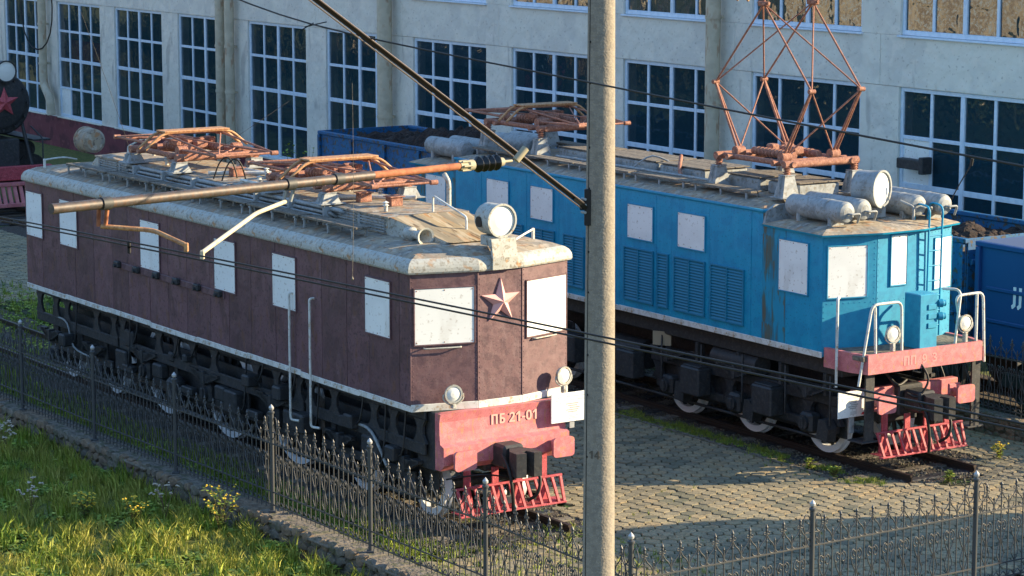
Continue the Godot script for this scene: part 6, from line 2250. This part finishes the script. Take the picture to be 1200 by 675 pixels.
func make_vegetation() -> void:
	var r := RandomNumberGenerator.new()
	r.seed = 31
	var nz := FastNoiseLite.new()
	nz.seed = 5
	nz.frequency = 0.25
	var pn := FastNoiseLite.new()
	pn.seed = 9
	pn.frequency = 0.35
	var kinds := [tuft_mesh(1, 9, 0.2, 0.16, 0.009), tuft_mesh(2, 9, 0.36, 0.12, 0.011), leafy_mesh(3, 16, 0.18, 0.14, 0.09)]
	var xs := [[], [], []]
	var cs := [[], [], []]
	for i in 21000:
		var s := r.randf_range(-15.0, 8.8)
		var w := 4.2 + pow(r.randf(), 1.2) * 8.5
		var p := pa(s, bank_y(nz, s, w) - 0.01, w)
		if absf(p.x / -p.z) > 0.26 or p.z > -35.0: continue
		var q := pn.get_noise_2d(p.x * 2.0, p.z * 2.0)
		var q2 := pn.get_noise_2d(p.x * 5.0 + 40.0, p.z * 5.0)
		if q2 < -0.3 and r.randf() < 0.85: continue
		var k := 0 if r.randf() < 0.6 - q2 else 1
		if q > 0.12 and r.randf() < 0.6: k = 2
		var sc := r.randf_range(0.4, 1.0) * (1.0 + q * 0.8 + q2 * 0.9)
		xs[k].append(Transform3D(Basis(UP, r.randf() * TAU).scaled(Vector3.ONE * sc), p))
		cs[k].append(green(r, 0.42 - q * 0.9))
	for k in 3: scatter("bank_grass", ["short grass covering the bank outside the stone plinth", "longer grass blades standing on the bank outside the plinth", "low broad-leaved herbs in the grass of the bank"][k], kinds[k], xs[k], cs[k])
	# grass inside the fence, by the tracks and in paving joints
	xs = [[], [], []]
	cs = [[], [], []]
	for i in 16000:
		var p: Vector3
		var sc := r.randf_range(0.35, 0.8)
		var m := i % 10
		if m < 5:
			var s := r.randf_range(-19.0, 8.6)
			var w := r.randf_range(1.4, 3.5)
			if s > 0.6: w = r.randf_range(-1.2, 3.5)
			p = pa(s, -0.2, w)
		elif m < 7:
			p = pb(r.randf_range(-7.5, 1.6), -0.16, 1.25 + absf(r.randfn(0, 0.28)))
			sc *= 0.6
			if pn.get_noise_2d(p.x * 2.5, p.z * 2.5) < -0.02: continue
		elif m < 9:
			p = pa(r.randf_range(-30.0, -16.0), -0.2, r.randf_range(-3.4, 6.0))
			sc *= 1.5
		else:
			p = pa(r.randf_range(-2.0, 8.4), -0.16, r.randf_range(-4.5, 3.3))
			sc *= 0.45
			if pn.get_noise_2d(p.x * 2.0, p.z * 2.0) < 0.16: continue
		if absf(p.x / -p.z) > 0.26: continue
		var k := 2 if r.randf() < 0.35 else (0 if r.randf() < 0.7 else 1)
		xs[k].append(Transform3D(Basis(UP, r.randf() * TAU).scaled(Vector3.ONE * sc), p))
		cs[k].append(green(r, 0.15))
	for k in 3: scatter("yard_grass", ["short grass inside the fence and along the tracks", "taller grass tufts inside the fence and along the tracks", "small leafy weeds in the paving joints and along the tracks"][k], kinds[k], xs[k], cs[k])
	for q in [[pb(2.0, -0.15, 0.2), 1.0, 0.0], [pb(1.1, -0.15, -1.9), 1.3, 0.35], [pb(-0.2, -0.15, 1.6), 0.9, 0.25], [pb(0.6, -0.15, 1.7), 1.0, 0.3]]:
		weed("low_weed", "", q[0], q[1] * 0.25, 14, r, q[2] > 0.3, q[2])
	var spots := [[-1.3, 4.55, 0.62, true, "leafy weed with yellow flowers against the plinth by the lit fence panel"], [-2.6, 4.9, 0.5, false, "dry brown weed with pale seed heads near the plinth"], [-6.3, 7.2, 0.75, true, "tall weed with yellow flowers at the outer edge of the bank"], [-4.2, 6.6, 0.45, false, "reddish dry stalk standing alone in the bank grass"], [-2.3, 5.6, 0.4, true, "low bushy weed with bright green leaves in the sunlit grass"], [-3.3, 6.0, 0.38, true, "small green weed beside the reddish dry stalk"], [-8.6, 5.3, 0.42, false, "white-flowered weed in the shaded grass below the plinth"], [-9.3, 5.0, 0.4, false, "pale umbel weed beside the white-flowered one in the shade"]]
	for q in spots:
		weed("weed_plant", q[4], pa(q[0], bank_y(nz, q[0], q[1]), q[1]), q[2] * 1.3, 30 if q[3] else 9, r, q[3], 0.1 if q[3] else 0.75)
	# sapling growing out of the coal wagon
	weed("sapling", "small green sapling growing at the end of the coal wagon", pb(-29.95, 0.0, -3.9), 3.1, 60, r, false, 0.0)

func weed(called: String, label: String, at: Vector3, h: float, stems: int, r: RandomNumberGenerator, flowers: bool, dry: float) -> void:
	if label == "":
		label = ["low green weed growing at the end of the blue locomotive's track", "low yellow-flowered weed beside the far end of the blue locomotive's pilot", "small weed at the edging beside the blue locomotive's track", "yellowish grassy weed at the edging beside the blue locomotive's track"][used.get(called, -1) + 1]
	var o := thing(called, label, "weed", at)
	var st := M()
	var lf := M()
	var fl := M()
	var sp := h * 0.42
	if h > 2.0: sp = 0.7
	for i in stems:
		var a := r.randf() * TAU
		var top := Vector3(cos(a), 0, sin(a)) * sp * sqrt(r.randf()) + UP * h * r.randf_range(0.55, 1.0)
		var mid := Vector3(top.x * 0.35, top.y * 0.55, top.z * 0.35)
		st.set_color(Color(0.1, 0.1, 0.04).lerp(Color(0.2, 0.12, 0.07), dry))
		tube(st, [Vector3.ZERO, mid, top], 0.006, 4, 0.003)
		var n := 8 if dry < 0.5 else 3
		for k in n:
			var t := r.randf_range(0.2, 1.0)
			var p := mid.lerp(top, t) if t > 0.5 else Vector3.ZERO.lerp(mid, t * 2.0)
			var b := r.randf() * TAU
			var d := Vector3(cos(b), r.randf_range(-0.2, 0.6), sin(b)).normalized() * r.randf_range(0.05, 0.1) * (1.0 if h < 2.0 else 1.8)
			var s := d.cross(UP).normalized() * d.length() * 0.3
			lf.set_color(green(r, dry * 0.8))
			var nn := d.cross(s).normalized()
			if nn.y < 0: nn = -nn
			tri(lf, p, p + d * 0.5 + s, p + d, nn)
			tri(lf, p, p + d, p + d * 0.5 - s, nn)
		if flowers or dry > 0.5:
			var col := Color(0.75, 0.5, 0.04) if flowers else Color(0.5, 0.42, 0.33)
			for k in (2 if flowers else 6):
				fl.set_color(col)
				var p := top + Vector3(r.randf_range(-0.04, 0.04), r.randf_range(-0.02, 0.02), r.randf_range(-0.04, 0.04))
				lathe(fl, p, UP, [[0.0, -0.012], [0.022, 0.0], [0.0, 0.018]], 5)
	put(st, "stems", MT.leaf, o)
	put(lf, "leaves", MT.leaf, o)
	if flowers or dry > 0.5: put(fl, "flower_heads", MT.leaf, o)

# ---------------------------------------------------------------- things outside the frame that shade or are mirrored
func make_surroundings() -> void:
	var v := thing("goods_van", "closed brown goods van standing beyond the yard fence", "wagon", Vector3(14.7, 0, -43.1), -A_TH)
	var st := M()
	bx(st, Vector3(0, 1.1, -1.4), Vector3(10.5, 3.7, 1.4), 0.03)
	put(st, "body", MT.plinth_maroon, v)
	st = M()
	var arc := []
	for k in 9:
		var a := PI * k / 8.0
		arc.append(Vector2(cos(a) * 1.5, 3.7 + sin(a) * 0.5))
	XF = Transform3D(Basis(Vector3(0, 0, -1), UP, Vector3(1, 0, 0)), Vector3.ZERO)
	extrude(st, arc, -0.1, 10.6)
	XF = Transform3D.IDENTITY
	put(st, "roof", MT.grey_paint, v)
	for k in 14:
		st = M()
		bx(st, Vector3(0.05 + k * 0.75, 1.1, 1.401), Vector3(0.75 + k * 0.75 - 0.03, 3.68, 1.42), 0.006)
		put(st, "board", MT.plinth_maroon, v)
	for s in [1.2, 2.9, 7.6, 9.3]:
		for w in [-0.76, 0.76]:
			st = M()
			lathe(st, Vector3(s, 0.475 - 0.2, w), Vector3(0, 0, signf(w)), [[0.0, -0.06], [0.475, -0.06], [0.475, 0.06], [0.0, 0.06]], 24)
			put(st, "wheel", MT.black_iron, v)
	st = M()
	bx(st, Vector3(0.2, 0.6, -0.5), Vector3(10.3, 1.1, 0.5), 0.02)
	put(st, "underframe", MT.black_iron, v)
	# sunlit houses across the yard to the left, mirrored in the upper windows
	var hs := [[-78.0, -62.0, 16.0, 7.5, "long ochre house with a low roof far beyond the left end of the yard"], [-84.0, -88.0, 20.0, 9.5, "taller ochre house behind the long one beyond the left end of the yard"], [-70.0, -112.0, 14.0, 6.5, "small ochre house at the far corner beyond the left end of the yard"]]
	for h in hs:
		var o := thing("house", h[4], "house", Vector3(h[0], -0.2, h[1]), 0.0)
		st = M()
		bx(st, Vector3(-9, 0, -h[2] * 0.5), Vector3(0, h[3], h[2] * 0.5), 0.02)
		put(st, "wall", MT.house_wall, o)
		st = M()
		XF = Transform3D.IDENTITY
		extrude(st, [Vector2(-9.6, h[3]), Vector2(0.6, h[3]), Vector2(-4.5, h[3] + 3.0)], -h[2] * 0.5 - 0.4, h[2] * 0.5 + 0.4)
		put(st, "roof", MT.rusty_iron, o)
		for k in int(h[2] / 3.0):
			for y in range(1, int(h[3] / 3.0) + 1):
				st = M()
				bx(st, Vector3(0.002, y * 3.0 - 1.6, -h[2] * 0.5 + 1.0 + k * 3.0), Vector3(0.05, y * 3.0 - 0.1, -h[2] * 0.5 + 2.2 + k * 3.0), 0.01)
				put(st, "window", MT.frame_blue, o)
	# row of trees in front of those houses
	var r := RandomNumberGenerator.new()
	r.seed = 88
	for i in 19:
		var hgt := r.randf_range(3.2, 4.2) + (1.2 if i > 8 else 0.0)
		var tr := thing("broadleaf_tree", "small round broadleaf tree in the row before the ochre houses", "tree", Vector3(-38.0 + r.randf_range(-1.5, 1.5), -0.2, -48.0 - i * 4.2), 0.0, "trees before the houses")
		st = M()
		tube(st, [Vector3.ZERO, Vector3(0.1, hgt * 0.4, 0), Vector3(0, hgt * 0.8, 0.1)], 0.16, 7, 0.05)
		for k in 5:
			var a := r.randf() * TAU
			tube(st, [Vector3(0.05, hgt * 0.35, 0), Vector3(cos(a) * 1.2, hgt * r.randf_range(0.6, 0.8), sin(a) * 1.2)], 0.06, 5, 0.02)
		put(st, "trunk", MT.old_wood, tr)
		var lf := M()
		for k in 900:
			var dv := Vector3(r.randfn(), r.randfn(), r.randfn()).normalized() * pow(r.randf(), 0.4)
			var p := Vector3(dv.x * 2.4, hgt * 0.58 + dv.y * hgt * 0.44, dv.z * 2.6)
			var b := Vector3(r.randfn(), r.randfn(), r.randfn()).normalized() * 0.3
			var s := b.cross(UP).normalized() * 0.14
			lf.set_color(Color(0.035, 0.075, 0.03).lerp(Color(0.08, 0.14, 0.05), r.randf()))
			tri(lf, p - b, p + s, p + b, dv)
			tri(lf, p - b, p + b, p - s, dv)
		put(lf, "crown", MT.leaf, tr)
